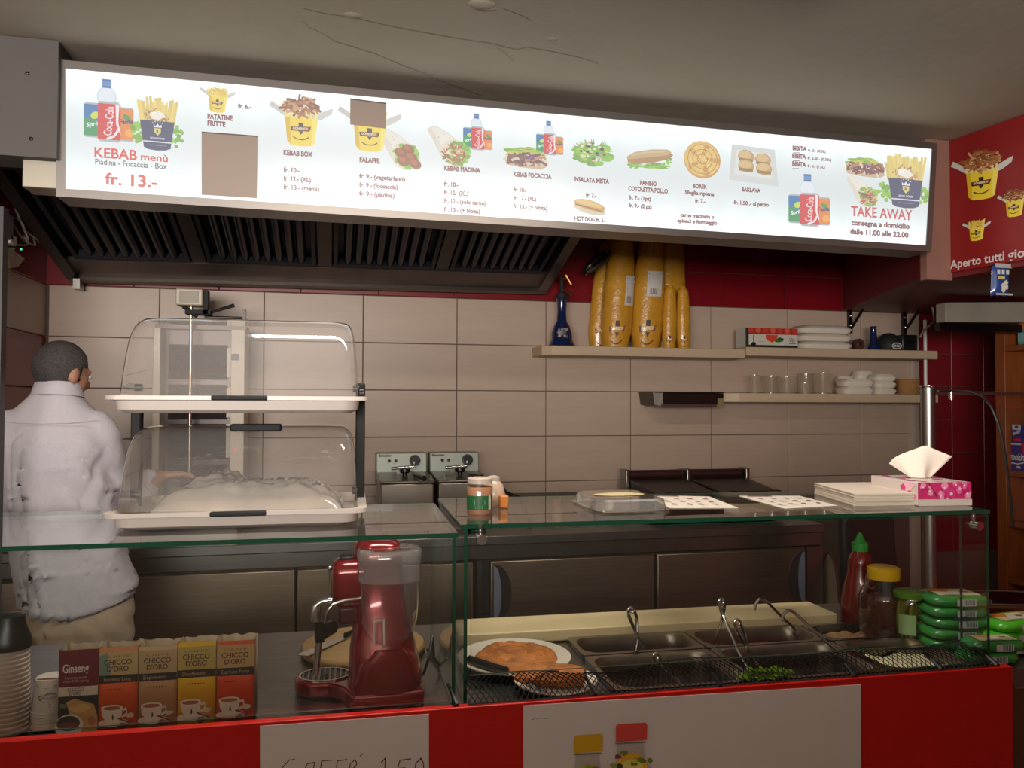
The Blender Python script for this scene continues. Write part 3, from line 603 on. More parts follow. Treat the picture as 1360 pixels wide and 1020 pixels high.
b = MB(); b.bb((mo.x+.058,3.80,mo.z-.08),(mo.x+.078,3.86,mo.z+.035)); b.bb((mo.x-.02,3.80,mo.z-.075),(mo.x+.09,3.87,mo.z-.055)); b.tube([(mo.x-.03,3.82,mo.z-.04),(mo.x+.03,3.82,mo.z-.085)],.01); b.build('motor_bracket', M_rubber, kg)
b = MB(); b.tube([(mo.x+.08,3.83,mo.z-.065),(mo.x+.19,3.82,mo.z-.028)],[.006,.009]); b.build('adjusting_lever', M_rubber, kg)
b = MB(); b.cyl((mo.x+.06,3.83,mo.z-.085),(mo.x+.235,3.83,mo.z-.085),.006); b.bb((mo.x+.228,3.82,mo.z-.095),(mo.x+.242,3.84,mo.z-.045)); b.build('locking_rod', M_steel_dark, kg)
st_ = at_y(312,474,3.85); MB().box((st_.x,3.858,st_.z),(.035,.003,.03)).build('maker_plate', mat('plate_dark', S(60,52,56), .4), kg)
zz = at_y(312,598,3.85).z; MB().ball((at_y(312,598,3.85).x,3.856,zz),.005,6).build('pilot_lamp', emit('pilot_red',(1,.08,.05,1),1.5), kg)
# ------------------------------------------------------------------ double contact grill
gx0 = at_y(846,645,3.85).x; gx1 = at_y(1010,645,3.85).x; gm = (gx0+gx1)/2; zg0 = ZK
cg = thing('contact_grill', 'double contact grill with two black-handled plates on the rear counter', 'grill', (gm,3.85,ZK))
MB().bb((gx0,3.62,ZK+.012),(gx1,4.06,ZK+.11)).build('base', M_steel, cg, bevel=.006)
for fx in (gx0+.04,gx1-.04): MB().bb((fx-.015,3.68,ZK),(fx+.015,4.0,ZK+.013)).build('foot', M_rubber, cg)
for i in range(2):
    a = gx0+.012+i*(gx1-gx0)/2; c = a+(gx1-gx0)/2-.024
    p = MB().add([(a,3.63,ZK+.125),(c,3.63,ZK+.125),(c,4.0,ZK+.155),(a,4.0,ZK+.155),(a,3.63,ZK+.150),(c,3.63,ZK+.150),(c,4.0,ZK+.195),(a,4.0,ZK+.195)],[(0,3,2,1),(4,5,6,7),(0,1,5,4),(1,2,6,5),(2,3,7,6),(3,0,4,7)]).build('top_plate', M_steel_dark, cg, bevel=.006)
    b = MB(); b.tube([(a+.04,3.60,ZK+.15),(a+.05,3.56,ZK+.152),(c-.05,3.56,ZK+.152),(c-.04,3.60,ZK+.15)],.016,10); b.build('handle', M_black, p)
    b = MB(); b.cyl((a+.01,4.03,ZK+.215),(c-.01,4.03,ZK+.215),.024,.024,14); b.build('hinge_tube', mat('hinge_brown', S(74,44,40), .35, .4), cg)
for xx in (gx0+.0,gm,gx1): MB().bb((xx-.012,3.98,ZK+.10),(xx+.012,4.07,ZK+.245)).build('hinge_post', M_steel, cg, bevel=.006)
# small orange-capped bottle on the rear counter
p = at_y(740,668,3.75); b = MB(); 
ob = thing('sauce_bottle', 'small pale bottle with orange cap on the rear counter', 'bottle', (p.x,3.75,ZK))
MB().lathe([(.02,0),(.026,.004),(.026,.07),(.014,.09),(.014,.10)],(p.x,3.75,ZK)).build('body', mat('pale_plastic', S(200,180,150), .3, trans=.3), ob); MB().lathe([(.018,0),(.022,.006),(.022,.03),(.012,.042)],(p.x,3.75,ZK+.10)).build('cap', mat('orange_cap', S(232,140,24), .35), ob)
# ------------------------------------------------------------------ wall shelves
M_shelf = mat('shelf_laminate', S(190,166,138), .5, noise_amt=.05)
ZU, ZU2, ZLW = 1.856, 1.870, 1.612
xa, xb, xc = at_y(722,459,3.95).x, at_y(990,465,3.95).x, 3.50
def shelf(x0, x1, z, label, cut=0):
    b = MB(); P = [(x0+cut,3.95,z-.05),(x1,3.95,z-.05),(x1,YW-.009,z-.05),(x0,YW-.009,z-.05),(x0,3.95+cut*.8,z-.05)]; b.prism(P,(0,0,.05)); return b.build('wall_shelf', M_shelf, label=label, cat='shelf', bevel=.003, group='wall shelves')
shelf(xa, xb-.002, ZU, 'upper wall shelf carrying the yellow cup sleeves', .05); shelf(xb+.002, xc, ZU2, 'upper wall shelf carrying the watermelon box and white clamshells'); shelf(at_y(962,521,3.95).x, xc, ZLW, 'lower wall shelf carrying clear tubs and foam boxes', .09)
q0 = at_y(870,520,3.95); q1 = at_y(962,540,3.95)
kr = thing('knife_tray', 'small dark steel tray fixed under the upper wall shelf', 'tray', ((q0.x+q1.x)/2,4.07,q1.z+.005)); zt_ = q0.z
b = MB(); b.bb((q0.x+.04,3.96,q1.z),(q1.x,YW-.009,q1.z+.012)); b.build('bottom', M_steel, kr); b = MB(); b.bb((q0.x+.05,3.96,q1.z+.012),(q1.x,3.972,zt_-.008)); b.build('front_plate', M_steel_dark, kr)
b = MB(); b.prism([(q0.x,3.98,zt_),(q0.x+.05,3.96,zt_-.004),(q0.x+.05,3.96,q1.z),(q0.x+.01,3.98,q1.z+.01)],(0,.2,0)); b.build('end_plate', mat('dull_steel', S(96,88,80), .55, .8), kr); MB().bb((q1.x-.035,3.955,q1.z),(q1.x-.003,3.962,q1.z+.045)).build('price_tag', mat('tag_gold', S(150,136,92), .4, .4), kr)
MB().bb((q0.x+.01,3.96,zt_-.006),(q1.x+.004,YW-.009,zt_)).build('top_lip', M_black, kr)
# ------------------------------------------------------------------ sleeves of yellow cups
M_cup = mat('yellow_cup', S(198,142,42), .32, noise_amt=.12, nscale=14, bump=.35, bscale=40, coat=.35)
def sleeve(pxb, pxt, pyt, y, wpx, label, seed, logo=True, tag_=None, ryk=.8):
    rn = random.Random(seed); B = at_y(pxb,457,y); B.z = ZU+.001; Tp = at_y(pxt,pyt,y); m = mpp(B); r = wpx*m/2; h = Tp.z-B.z; q = ryk
    t = thing('cup_sleeve', label, 'cups', B, 'sleeves of yellow cups'); R = []; nseg = 40; na = 24
    for i in range(nseg+1):
        f = i/nseg; k = .80+.20*min(1,f/.16) if f < .16 else (1 if f < .5 else 1-.30*((f-.5)/.5)**1.3)
        if f > .97: k *= .55
        elif f > .94: k *= .85
        k *= 1+(.012 if i % 2 else -.008); cx = B.x+(Tp.x-B.x)*f; cz = B.z+h*f; cy = y
        R.append([(cx+r*k*cos(a)*(1+.03*noise.noise((cos(a)*2,sin(a)*2,f*9+seed))), cy+q*r*k*sin(a)*(1+.03*noise.noise((cos(a)*2+5,sin(a)*2,f*9+seed))), cz) for a in [2*pi*j/na for j in range(na)]])
    body = MB().rings(R).build('cup_stack', M_cup, t, ang=60)
    def cm(u, v, l):        # wraps print round the sleeve; u, v in units of the radius
        a = -pi/2-.23+u; f = v; k = .80+.20*min(1,f/.16) if f < .16 else 1
        return Vector((B.x+(Tp.x-B.x)*f+(r*k*1.03+.001+l)*cos(a), y+q*(r*k*1.03+.001+l)*sin(a), B.z+h*f))
    if logo:
        pr = Print(lambda u,v,l: cm(u/20, (24-v)/24*.5*r*4/h, l)); emblem(pr,0,10,.62); pr.line([(-6,-3),(-2,-5)],1,S(190,90,40)); pr.build('printed_emblem', print_mat('print',0,.45), t)
    if tag_:
        f0, f1, u0, u1 = tag_
        lb = MB(); n_ = 6; P = [cm(u0+(u1-u0)*i/n_, f, .0012) for f in (f0,f1) for i in range(n_+1)]; lb.add(P,[(i,i+1,n_+2+i,n_+1+i) for i in range(n_)]); lb.build('paper_label', mat('label_paper', S(200,192,184), .6), t)
        pr = Print(lambda u,v,l: cm(u, v, .002+l)); pr.rect(u0+.08,f1-(f1-f0)*.12,u1-.05,f1-(f1-f0)*.08,S(60,54,52))
        for i in range(9): pr.rect(u0+.2*(u1-u0)+i*(u1-u0)*.055, f0+.08*(f1-f0), u0+.2*(u1-u0)+(i*.055+(.03 if i%2 else .015))*(u1-u0), f0+.32*(f1-f0), S(50,46,46))
        for k in range(4): pr.rect(u0+.1,f0+(.45+.09*k)*(f1-f0),u1-.15,f0+(.47+.09*k)*(f1-f0),S(140,130,126))
        pr.build('label_print', print_mat('print',0,.45), t)
sleeve(800,812,318,4.14,42,'tall yellow cup sleeve at the far left, half hidden behind its neighbour',1,True,None,.5)
sleeve(817,827,312,4.03,42,'tall yellow cup sleeve second from left, wrapped in crinkled plastic',2,True,(.36,.62,.35,1.05))
sleeve(857,866,312,4.035,44,'tall yellow cup sleeve in the middle with barcode label on front',3,True,(.44,.66,-.2,.75))
sleeve(888,895,318,4.14,40,'tall yellow cup sleeve standing behind the two short ones',4,True,None,.5)
sleeve(888.5,890,379,3.985,19.5,'short yellow cup sleeve touching the tall middle sleeve',5); sleeve(908,907,381,3.99,19.5,'short yellow cup sleeve at the right end of the row',6)
# hookah
p = at_y(746,457,4.05); p.z = ZU; m = mpp(p); M_blueg = mat('blue_glass', S(22,34,72), .12, coat=.6)
hk = thing('hookah', 'dark blue glass hookah at the left end of upper shelf', 'hookah', p)
MB().lathe([(.072,0),(.075,.006),(.058,.035),(.056,.075),(.045,.11),(.028,.14),(.024,.19),(.027,.25),(.03,.262)],p,24).build('vase', M_blueg, hk)
MB().lathe([(.026,0),(.03,.005),(.03,.025),(.018,.03),(.012,.05),(.012,.09),(.02,.10),(.02,.115),(.008,.12)],(p.x,p.y,p.z+.262),18).build('stem', M_rubber, hk)
b = MB(); b.tube([(p.x,4.04,p.z+.31),(p.x+.03,4.03,p.z+.30),(p.x+.055,4.03,p.z+.275)],.006); b.tube([(p.x-.005,4.03,p.z+.36),(p.x+.01,4.0,p.z+.38),(p.x+.04,4.0,p.z+.33)],[.01,.011,.008]); b.build('hose_port', mat('brass', S(150,96,62), .3, .9), hk)
pr = Print(lambda u,v,l: Vector((p.x+(.0575+l)*sin(u), p.y-(.0575+l)*cos(u), p.z+v))); 
for i in range(14): pr.blob(-.2+random.uniform(-.45,.45),.07+random.uniform(-.024,.024),.16,.008,random.choice((S(150,130,110),S(90,84,92),S(60,60,80))),9,.3)
pr.build('gilt_decoration', print_mat('print',0,.45), hk)
# coiled hookah hose hung above the shelf
q = at_y(789,350,4.0); b = MB(); hs = thing('hookah_hose', 'black coiled hose with silver rings leaning on the yellow sleeves', 'hose', (q.x,4.0,q.z-.05))
ring = [(q.x+.065*cos(t)*.9+.02*sin(t), 4.0+.01*sin(2*t)-.045, q.z+.035*sin(t)+.04*cos(t)) for t in [2*pi*i/24 for i in range(24)]]
b.tube(ring,.017,8,close=True); b.build('coil', M_black, hs)
for k in (3,10,14): b = MB(); b.tube([Vector(ring[(k+i)%24]) for i in range(2)],.019,10); b.build('silver_ring', M_chrome, hs)
# melon carton
p = at_y(989,457,4.0); p1 = at_y(1058,457,4.0); zt = at_y(1020,436,4.0).z
bx = thing('watermelon_carton', 'white carton with watermelon print on the upper shelf', 'carton', ((p.x+p1.x)/2,4.04,ZU2))
MB().bb((p.x,3.99,ZU2),(p1.x,4.10,zt)).build('box', mat('carton_white', S(200,192,182), .5), bx)
wx = p1.x-p.x; hz = zt-ZU2; pr = Print(lambda u,v,l: Vector((p.x+u*wx, 3.9895-l, zt-v*hz)))
pr.rect(0,0,1,.32,S(170,44,34)); pr.rect(0,.86,1,1,S(36,44,32)); pr.rect(0,0,.06,1,S(34,48,36))
for i in range(7): pr.ell(.1+i*.14,.12,.05,.13,S(206,92,60) if i%2 else S(190,60,44))
pr.poly([(.38,.34),(.62,.34),(.58,.62),(.5,.72),(.42,.66)],S(206,66,50)); pr.line([(.40,.64),(.5,.76),(.6,.62)],.04,S(212,196,130)); pr.blob(.66,.58,.07,.12,S(46,92,42)); pr.blob(.60,.62,.05,.1,S(60,110,50)); pr.rect(.145,.36,.16,.9,S(20,20,20)); pr.blob(.15,.84,.05,.12,S(24,24,24))
pr.text('Ulju',.84,.66,.20,S(70,66,60),w=.10,bold=.01); pr.rect(.83,.72,.96,.77,S(80,74,70)); pr.rect(.24,.68,.36,.70,S(140,134,128)); pr.build('printed_front', print_mat('print',0,.45), bx)
# clamshell stack, upper shelf
M_foam = mat('foam_white', S(216,204,190), .6, noise_amt=.04)
def clamshells(px0, px1, pyt, y, z, n, label, dep=.16, name='clamshell_box', r=.03, cat='box', grp='foam boxes on the wall shelves', m=None, ribs=True):
    a = at_y(px0,450,y).x; c = at_y(px1,450,y).x; zt = at_y((px0+px1)/2,pyt,y).z; h = (zt-z)/n; cx = (a+c)/2; w = c-a
    for i in range(n):
        z0 = z+i*h; R = [rrect(w*.90,dep*.90,r,4,cx,y+dep/2-.02,z0), rrect(w*.97,dep*.97,r,4,cx,y+dep/2-.02,z0+h*.3), rrect(w,dep,r,4,cx,y+dep/2-.02,z0+h*.55), rrect(w*.97,dep*.97,r,4,cx,y+dep/2-.02,z0+h*.62), rrect(w*.80,dep*.8,r,4,cx,y+dep/2-.02,z0+h-.0005)]
        MB().rings(R).build(name, m or M_foam, label=label[i], cat=cat, group=grp)
clamshells(1062,1134,432,3.99,ZU2,3,['white foam clamshell, '+k+' of the stack beside the watermelon carton' for k in ('lowest','middle','topmost')],.18,r=.05)
p = at_y(1141,448,4.02); M = Matrix.Translation((p.x,4.03,ZU2+.034)) @ Matrix.Rotation(pi/2,4,'X')
b = MB(M); b.rings([[(r_*cos(2*pi*j/20), r_*sin(2*pi*j/20), z) for j in range(20)] for r_, z in ((.034,-.015),(.034,.015),(.016,.015),(.016,-.015))],close=True); b.build('tape_roll', mat('tape_brown', S(78,46,40), .4), label='small brown tape roll standing beside white clamshells', cat='tape')
p = at_y(1160,457,4.02); p.z = ZU2; MB().lathe([(.036,0),(.037,.004),(.026,.03),(.022,.06),(.018,.10),(.017,.135),(.02,.142)],p,20).build('blue_bottle', M_blueg, label='small dark blue glass bottle on the upper shelf right end', cat='bottle')
p = at_y(1183,458,4.0); p.z = ZU2; cpb = thing('baseball_cap', 'black cap with white badge lying on the upper shelf', 'cap', p)
MB().lathe([(.066,0),(.072,.012),(.068,.05),(.05,.085),(.025,.102),(.004,.106)],(p.x,p.y+.02,p.z),22).build('crown', M_rubber, cpb); b = MB(); b.prism([(p.x+.05*sin(t)*1.1,p.y-.03-.045*cos(t),p.z) for t in [-pi/2+pi*i/10 for i in range(11)]],(0,0,.006)); b.build('brim', M_rubber, cpb)
pr = Print(lambda u,v,l: Vector((p.x+u, p.y-.052-l, p.z+.012+v))); pr.ell(0,.012,.034,.02,S(190,180,170)); pr.ell(0,.012,.026,.014,S(70,66,66)); pr.rect(-.016,.006,-.008,.018,S(220,214,206)); pr.rect(-.002,.006,.004,.018,S(220,214,206)); pr.rect(.01,.006,.016,.018,S(220,214,206)); pr.build('badge', print_mat('print',0,.45), cpb)
p0 = at_y(1206,457,4.02); sk = thing('wall_switch_box', 'black electrical box on the upper shelf below the beam', 'electrical box', (p0.x+.03,4.06,ZU2)); MB().bb((p0.x-.03,4.03,ZU2),(p0.x+.075,4.12,ZU2+.10)).build('housing', M_black, sk, bevel=.006)
for i in range(3): MB().cyl((p0.x-.005+i*.028,4.03,ZU2+.055),(p0.x-.005+i*.028,4.022,ZU2+.055),.009).build('knob', M_steel_dark, sk)
# brackets under the beam
for px in (1140,1213):
    q = at_y(px,418,4.1); t = thing('beam_bracket', 'dark steel bracket under the maroon beam, '+('above the clamshells' if px < 1200 else 'beside the white pipe'), 'bracket', (q.x,4.1,q.z), 'beam brackets')
    MB().bb((q.x-.012,YW-.03,1.985),(q.x+.012,YW-.009,2.13)).build('plate', M_steel_dark, t); b = MB(); b.tube([(q.x,YW-.03,2.01),(q.x,YW-.14,2.115)],.008); b.build('strut', M_steel_dark, t); MB().ball((q.x,YW-.03,2.03),.012,6).build('bolt', M_chrome, t); MB().ball((q.x,YW-.03,2.09),.012,6).build('bolt', M_chrome, t)
# ------------------------------------------------------------------ lower shelf goods
M_clear = glass('clear_tub', (.90,.87,.80,1), 1.2, .05, 1.45, .10, (.85,.8,.7,1))
def tub(px, w, pyt, y, label, taper=.9, name='clear_tub', m=None):
    p = at_y(px,518,y); p.z = ZLW+.001; k = mpp(p); r = w*k/2; h = at_y(px,pyt,y).z-p.z
    R = [(r*taper,0),(r*taper,.001)] + [(r*(taper+(1-taper)*f), h*f) for f in (.25,.5,.75,1)] + [(r*1.04,h),(r*1.04,h-.004)]
    MB().lathe(R,p,22,cap=False).build(name, m or M_clear, label=label, cat='tub', group='clear tubs on the lower shelf')
tub(1002,14,498,4.03,'narrow clear glass at the left end of the lower shelf',.8,'shot_glass'); tub(1024,22,499,4.10,'clear tub right beside the narrow glass on lower shelf'); tub(1045,26,500,4.02,'clear tub in front with bright rim reflection on lower shelf'); tub(1068,18,508,3.985,'smallest low clear tub in the middle of lower shelf'); tub(1070,20,496,4.13,'hazy clear tub behind the smallest one'); tub(1093,26,495,4.05,'widest yellowish clear tub next to the foam boxes')
clamshells(1113,1134,500,4.10,ZLW,2,['small foam box behind the low front pair, '+k for k in ('lower','upper')],.08); clamshells(1119,1160,503,3.98,ZLW,2,['foam box of the low front pair, '+k for k in ('bottom one','top one')],.11)
clamshells(1137,1162,493,4.10,ZLW,2,['foam box at the back of the lower shelf, '+k+' of two' for k in ('lower','upper')],.10); clamshells(1162,1190,497,3.99,ZLW,3,['foam box beside the wooden plates, '+k for k in ('bottom','middle','top')],.12)
for i in range(10):
    q = at_y(1207,518,4.03); MB().lathe([(.05,0),(.063,.004),(.066,.0085),(.05,.0088)],(q.x,4.04,ZLW+.001+i*.0092),20,sx=1.05).build('wooden_plate', mat('plate_birch', S(196,150,96), .6), label='pale wooden plate number %s from the bottom of the shelf stack'%('one two three four five six seven eight nine ten'.split()[i]), cat='plate', group='stack of wooden plates')
# ------------------------------------------------------------------ left wall: socket and cable
XW = XL+.001
q = at_x(6,330,XW); q.y = max(q.y, 3.0)
def lw(px, py, off=.0): p = at_x(px,py,XL+.02+off); return p
sx_ = thing('wall_socket', 'grey socket box with white plug on the left kitchen wall', 'socket', lw(4,300)); p = lw(4,303)
MB().bb((XL+.001,p.y-.10,p.z-.05),(XL+.05,p.y+.03,p.z+.06)).build('housing', mat('socket_grey', S(140,132,122), .5), sx_, bevel=.006)
cb = thing('white_cable', 'looped white cable hanging in a bundle on the left kitchen wall', 'cable', lw(30,312))
for pts in ([(6,205),(7,240),(14,262),(24,285),(32,305),(38,318),(36,326),(28,325),(14,324),(4,318)], [(34,322),(22,306),(15,294),(18,289),(27,292),(32,302),(37,316)], [(30,302),(40,312),(50,318),(52,322),(46,327),(36,321),(31,313)], [(33,318),(42,324),(48,326),(44,316),(36,308)]):
    b = MB(); P = [lw(x,y,.012*(i%3)) for i,(x,y) in enumerate(pts)]
    F = []
    for i in range(len(P)-1):
        for k in range(4): F.append(P[i].lerp(P[i+1], k/4))
    F.append(P[-1])
    for _ in range(3): F = [F[0]]+[(F[i-1]+F[i]*2+F[i+1])/4 for i in range(1,len(F)-1)]+[F[-1]]
    b.tube(F,.0045,6); b.build('loop', mat('cable_white', S(176,166,150), .5), cb)
p = lw(9,319); MB().bb((XL+.005,p.y-.04,p.z-.02),(XL+.05,p.y+.03,p.z+.022)).build('white_plug', M_white, cb, bevel=.006)
b = MB(); P = [lw(x,y,.03) for x,y in ((0,330),(6,328),(29,343),(20,354),(0,358))]; b.prism(P,(.012,0,0)); b.build('paper_scrap', mat('scrap', S(196,176,150), .7, noise_amt=.2, bump=.6, bscale=30), label='crumpled beige paper scrap below the wall socket', cat='paper')
q = lw(28,331,.004); MB().ball(q,.005,6).build('status_light', emit('green_led',(.1,.9,.5,1),.8), label='tiny green status light on the left kitchen wall', cat='light')
q = at_y(2,600,2.70); MB().bb((q.x-.03,2.68,0),(q.x,2.72,2.15)).build('corner_post', mat('grey_post', S(64,60,60), .5, .3), label='narrow grey metal post at the left edge of the picture', cat='post')
# white pipe and cable on the right
q = at_y(1229,480,4.0); b = MB(); b.cyl((q.x,4.0,.0),(q.x,4.0,at_y(1229,425,4.0).z),.010); b.build('white_pipe', M_white, label='thin white pipe rising in the corner beside red tiles', cat='pipe')
b = MB(); P = [at_y(x,y,3.9) for x,y in ((1222,448),(1226,440),(1234,433),(1241,426),(1239,412),(1237,402),(1240,394))]; b.tube(P,.006,6); b.build('grey_cable', mat('cable_grey', S(150,140,130), .5), label='grey cable curling down beside the shutter housing', cat='cable')
# ------------------------------------------------------------------ serving counter
M_redp = mat('red_counter', S(186,22,16), .35, noise_amt=.06, nscale=30)
ZT = .885; SEND = CLEN
ctr = thing('serving_counter', 'red fronted serving counter with steel worktop across the foreground', 'counter', cp(.9,.35,0))
def cbx(lo, hi): return MB(CM).bb(lo, hi)
cbx((-1.0,0,.02),(SEND,.02,.9)).build('front_panel', M_redp, ctr, bevel=.002)
for lo, hi in (((-1.0,.02,.84),(1.247,.70,ZT-.002)), ((2.223,.02,.84),(SEND+.9,.70,ZT-.002)), ((1.247,.453,.84),(2.223,.70,ZT-.002)), ((1.247,.02,.84),(2.223,.037,ZT-.002))): cbx(lo,hi).build('worktop_panel', M_steel_top, ctr)
cbx((-1.0,.02,.05),(SEND-.02,.66,.76)).build('carcass', M_steel_dark, ctr)
cbx((-1.0,.62,.76),(SEND-.02,.66,.84)).build('rear_rail', M_steel_dark, ctr)
cbx((SEND+.003,.01,.02),(SEND+.9,.04,.84)).build('side_front', mat('brown_panel', S(92,56,36), .5, noise_amt=.2), ctr)
# paper notices on the front
def fmap(px, py, l): return at_t(px,py,0) - CV*(.0018+l)
def front_q(q, name, m, **k):
    b = MB(); b.prism([at_t(x,y,0)-CV*.0004 for x,y in q], -CV*.001); return b.build(name, m, **k)
M_paper = mat('notice_paper', S(206,196,196), .6, noise_amt=.03)
n1 = front_q([(345.5,964),(569.5,948),(569.5,1130),(345.5,1150)],'price_notice', M_paper, label='white paper notice handwritten with coffee price on the counter front', cat='notice')
pr = Print(fmap, .0001); ink = S(104,40,44)
for pts in ([(392,1008),(384,1009),(376,1018),(373,1030),(380,1040),(392,1036)], [(398,1040),(408,1014),(418,1012),(416,1024),(411,1038),(420,1038)], [(401,1028),(416,1026)], [(424,1040),(427,1010),(441,1009)], [(425,1024),(437,1022)], [(445,1040),(448,1010),(461,1008)], [(446,1023),(458,1021)], [(466,1024),(474,1014),(472,1008),(465,1014),(464,1032),(474,1034)], [(478,1004),(482,1000)],
            [(506,1012),(512,1006),(510,1036)], [(518,1034),(520,1036)], [(546,1007),(531,1009),(528,1020),(538,1019),(541,1030),(530,1037)], [(560,1006),(552,1013),(551,1028),(557,1035),(563,1026),(562,1012),(558,1006)]): pr.line(pts, 1.3, ink)
pr.build('handwriting', M_p, n1)
n2 = front_q([(695,937),(1143,909),(1143,1110),(695,1150)],'drinks_poster', M_paper, label='white poster with two fruit-filled bottles on the counter front', cat='poster')
pr = Print(fmap, .0001); rn = random.Random(5)
def bottle(p, cx, yt, w, cap, tint):
    p.poly([(cx-w*.30,yt+24),(cx+w*.30,yt+24),(cx+w*.34,yt+48),(cx+w*.62,yt+74),(cx+w*.7,yt+140),(cx-w*.7,yt+146),(cx-w*.64,yt+78),(cx-w*.34,yt+50)], S(178,170,162)); p.poly([(cx-w*.5,yt+60),(cx+w*.5,yt+58),(cx+w*.62,yt+140),(cx-w*.62,yt+146)], S(176,170,140))
    p.line([(cx-w*.36,yt+27),(cx+w*.36,yt+25)],2,S(120,112,110)); p.ell(cx+2,yt+58,w*.36,w*.34,tint); p.ell(cx+2,yt+60,w*.26,w*.22,S(226,214,120))
    for i in range(40):
        a = rn.uniform(0,2*pi); r = sqrt(rn.random()); p.blob(cx+w*.6*r*cos(a), yt+72+36*r*sin(a), 4.5, 3.2, rn.choice((S(110,124,40),S(60,70,36),S(150,150,60),S(130,60,50),S(206,190,80))), 8, .3, rn)
    p.poly([(cx-w*.36,yt+3),(cx-w*.3,yt),(cx+w*.34,yt-2),(cx+w*.38,yt+1),(cx+w*.37,yt+21),(cx-w*.36,yt+24)], cap); 
bottle(pr,780,975,52,S(202,156,22),S(196,190,70)); bottle(pr,836,959,56,S(206,70,62),S(230,180,50)); pr.line([(704,953),(716,951),(726,952)],1,S(130,150,144)); pr.build('printed_bottles', M_p, n2)
# ------------------------------------------------------------------ glass cases
G = glass('case_glass', (.975,.992,.985,1), 1.0, 0, 1.52); GE = mat('glass_edge', S(12,66,48), .15, coat=.5)
ZGL, ZGR = 1.267, 1.281
def pane(lo, hi, parent, name='glass_pane'):
    d = [hi[i]-lo[i] for i in range(3)]; ax = d.index(min(d)); b = MB(CM)
    x0,y0,z0 = lo; x1,y1,z1 = hi; V8 = [(x0,y0,z0),(x1,y0,z0),(x1,y1,z0),(x0,y1,z0),(x0,y0,z1),(x1,y0,z1),(x1,y1,z1),(x0,y1,z1)]
    F = [((0,3,2,1),2),((4,5,6,7),2),((0,1,5,4),1),((1,2,6,5),0),((2,3,7,6),1),((3,0,4,7),0)]
    for f, a in F: b.add(V8,[f],0 if a == ax else 1)
    return b.build(name, [G, GE], parent)
gl = thing('left_glass_case', 'left glass case of the counter, under the stacked bread domes', 'glass case', cp(0,.3,ZT))
pane((-1.0,.03,ZGL-.010),(.885,.55,ZGL), gl,'top_pane'); pane((.874,.045,ZT),(.882,.54,ZGL-.0105), gl,'side_pane'); pane((-1.0,.032,.902),(.868,.038,ZGL-.0105), gl,'front_pane')
gr = thing('right_glass_case', 'right glass case of the counter, over the food pans', 'glass case', cp(1.6,.3,ZT))
pane((.895,.055,ZGR-.010),(2.262,.54,ZGR), gr,'top_pane'); pane((.902,.06,ZT),(.910,.53,ZGR-.0105), gr,'side_pane'); pane((2.235,.04,.902),(2.243,.13,ZGR-.0105), gr,'side_pane')
pane((.914,.03,.955),(2.232,.036,ZGR-.0105), gr,'front_pane')
M_clamp = M_chrome
for px, py in ((639,716),(1297,698)):
    q = at_t(px,py,.03); b = MB(); b.cyl(q-CV*.012, q+CV*.012, .011, .011, 14); b.cyl(q+CV*.01, q+CV*.01+Vector((0,0,.03)), .005); b.build('glass_clamp', M_clamp, gr)
for s_, g, z_ in ((.878,gl,ZGL),(.906,gr,ZGR),(2.239,gr,ZGR)): MB(CM).bb((s_-.010,.40,z_-.045),(s_+.010,.43,z_-.0105)).build('glass_clamp', M_clamp, g)
# ------------------------------------------------------------------ stacked bread domes
sA, tA = st(137,706,ZGL); sB, tB = st(487,699,ZGL)
TW = (sB-sA); tcx = (sA+sB)/2; DT = .36; tf = .155
dm = thing('dome_display_stand', 'two-tier bread display with clear dome covers on the left glass case', 'display stand', cp(tcx,tf+DT/2,ZGL+.001))
M_tray = mat('tray_white', S(206,194,186), .35); M_dome = glass('dome_plastic', (.945,.935,.93,1), 1.6, .02, 1.45, .08, (.8,.76,.74,1))
zU = at_t(312,549,tf).z
tiers = [(ZGL+.0015,'lower'), (zU,'upper')]
for z0, nm in tiers:
    cy = tf+DT/2; R = [rrect(TW*.86,DT*.86,.03,5,tcx,cy,z0), rrect(TW*.925,DT*.93,.035,5,tcx,cy,z0+.008), rrect(TW*.935,DT*.94,.035,5,tcx,cy,z0+.028), rrect(TW,DT,.03,5,tcx,cy,z0+.030), rrect(TW,DT,.03,5,tcx,cy,z0+.039), rrect(TW*.93,DT*.93,.03,5,tcx,cy,z0+.039), rrect(TW*.90,DT*.90,.03,5,tcx,cy,z0+.024)]
    tr = MB(CM).rings(R).build('tray', M_tray, dm)
    MB(CM).bb((tcx-.058,tf-.004,z0+.029),(tcx+.062,tf+.008,z0+.040)).build('tray_grip', M_rubber, tr, bevel=.003)
    zb_ = z0+.040; Hd = .186; R = []
    for zf, ins, kx in ((0,0,1),(.25,.036,.992),(.5,.075,.982),(.66,.108,.972),(.78,.145,.96),(.87,.19,.944),(.93,.235,.925),(.97,.29,.90),(.99,.37,.87),(1.0,.46,.82)):
        fy0 = tf+.022; fy1 = tf+DT-.015; yf = fy0+(fy1-fy0)*ins; yb_ = fy1-.02*zf; R.append(rrect(TW*.925*kx, yb_-yf, .045, 5, tcx, (yf+yb_)/2, zb_+Hd*zf))
    dc = MB(CM).rings(R, cap=False); dc.add(R[-1],[tuple(range(len(R[-1])))]); dc = dc.build('dome_cover', M_dome, dm, ang=70)
    for sx in (-1,1): MB(CM).cyl((tcx+sx*TW*.468,tf+DT*.55,zb_+.02),(tcx+sx*TW*.44,tf+DT*.55,zb_+.02),.009).build('pivot', M_black, dc)
    if nm == 'lower': MB(CM).bb((tcx-.03,tf+.085,zb_+Hd-.012),(tcx+.085,tf+.110,zb_+Hd+.006)).build('cover_handle', M_rubber, dc, bevel=.004)
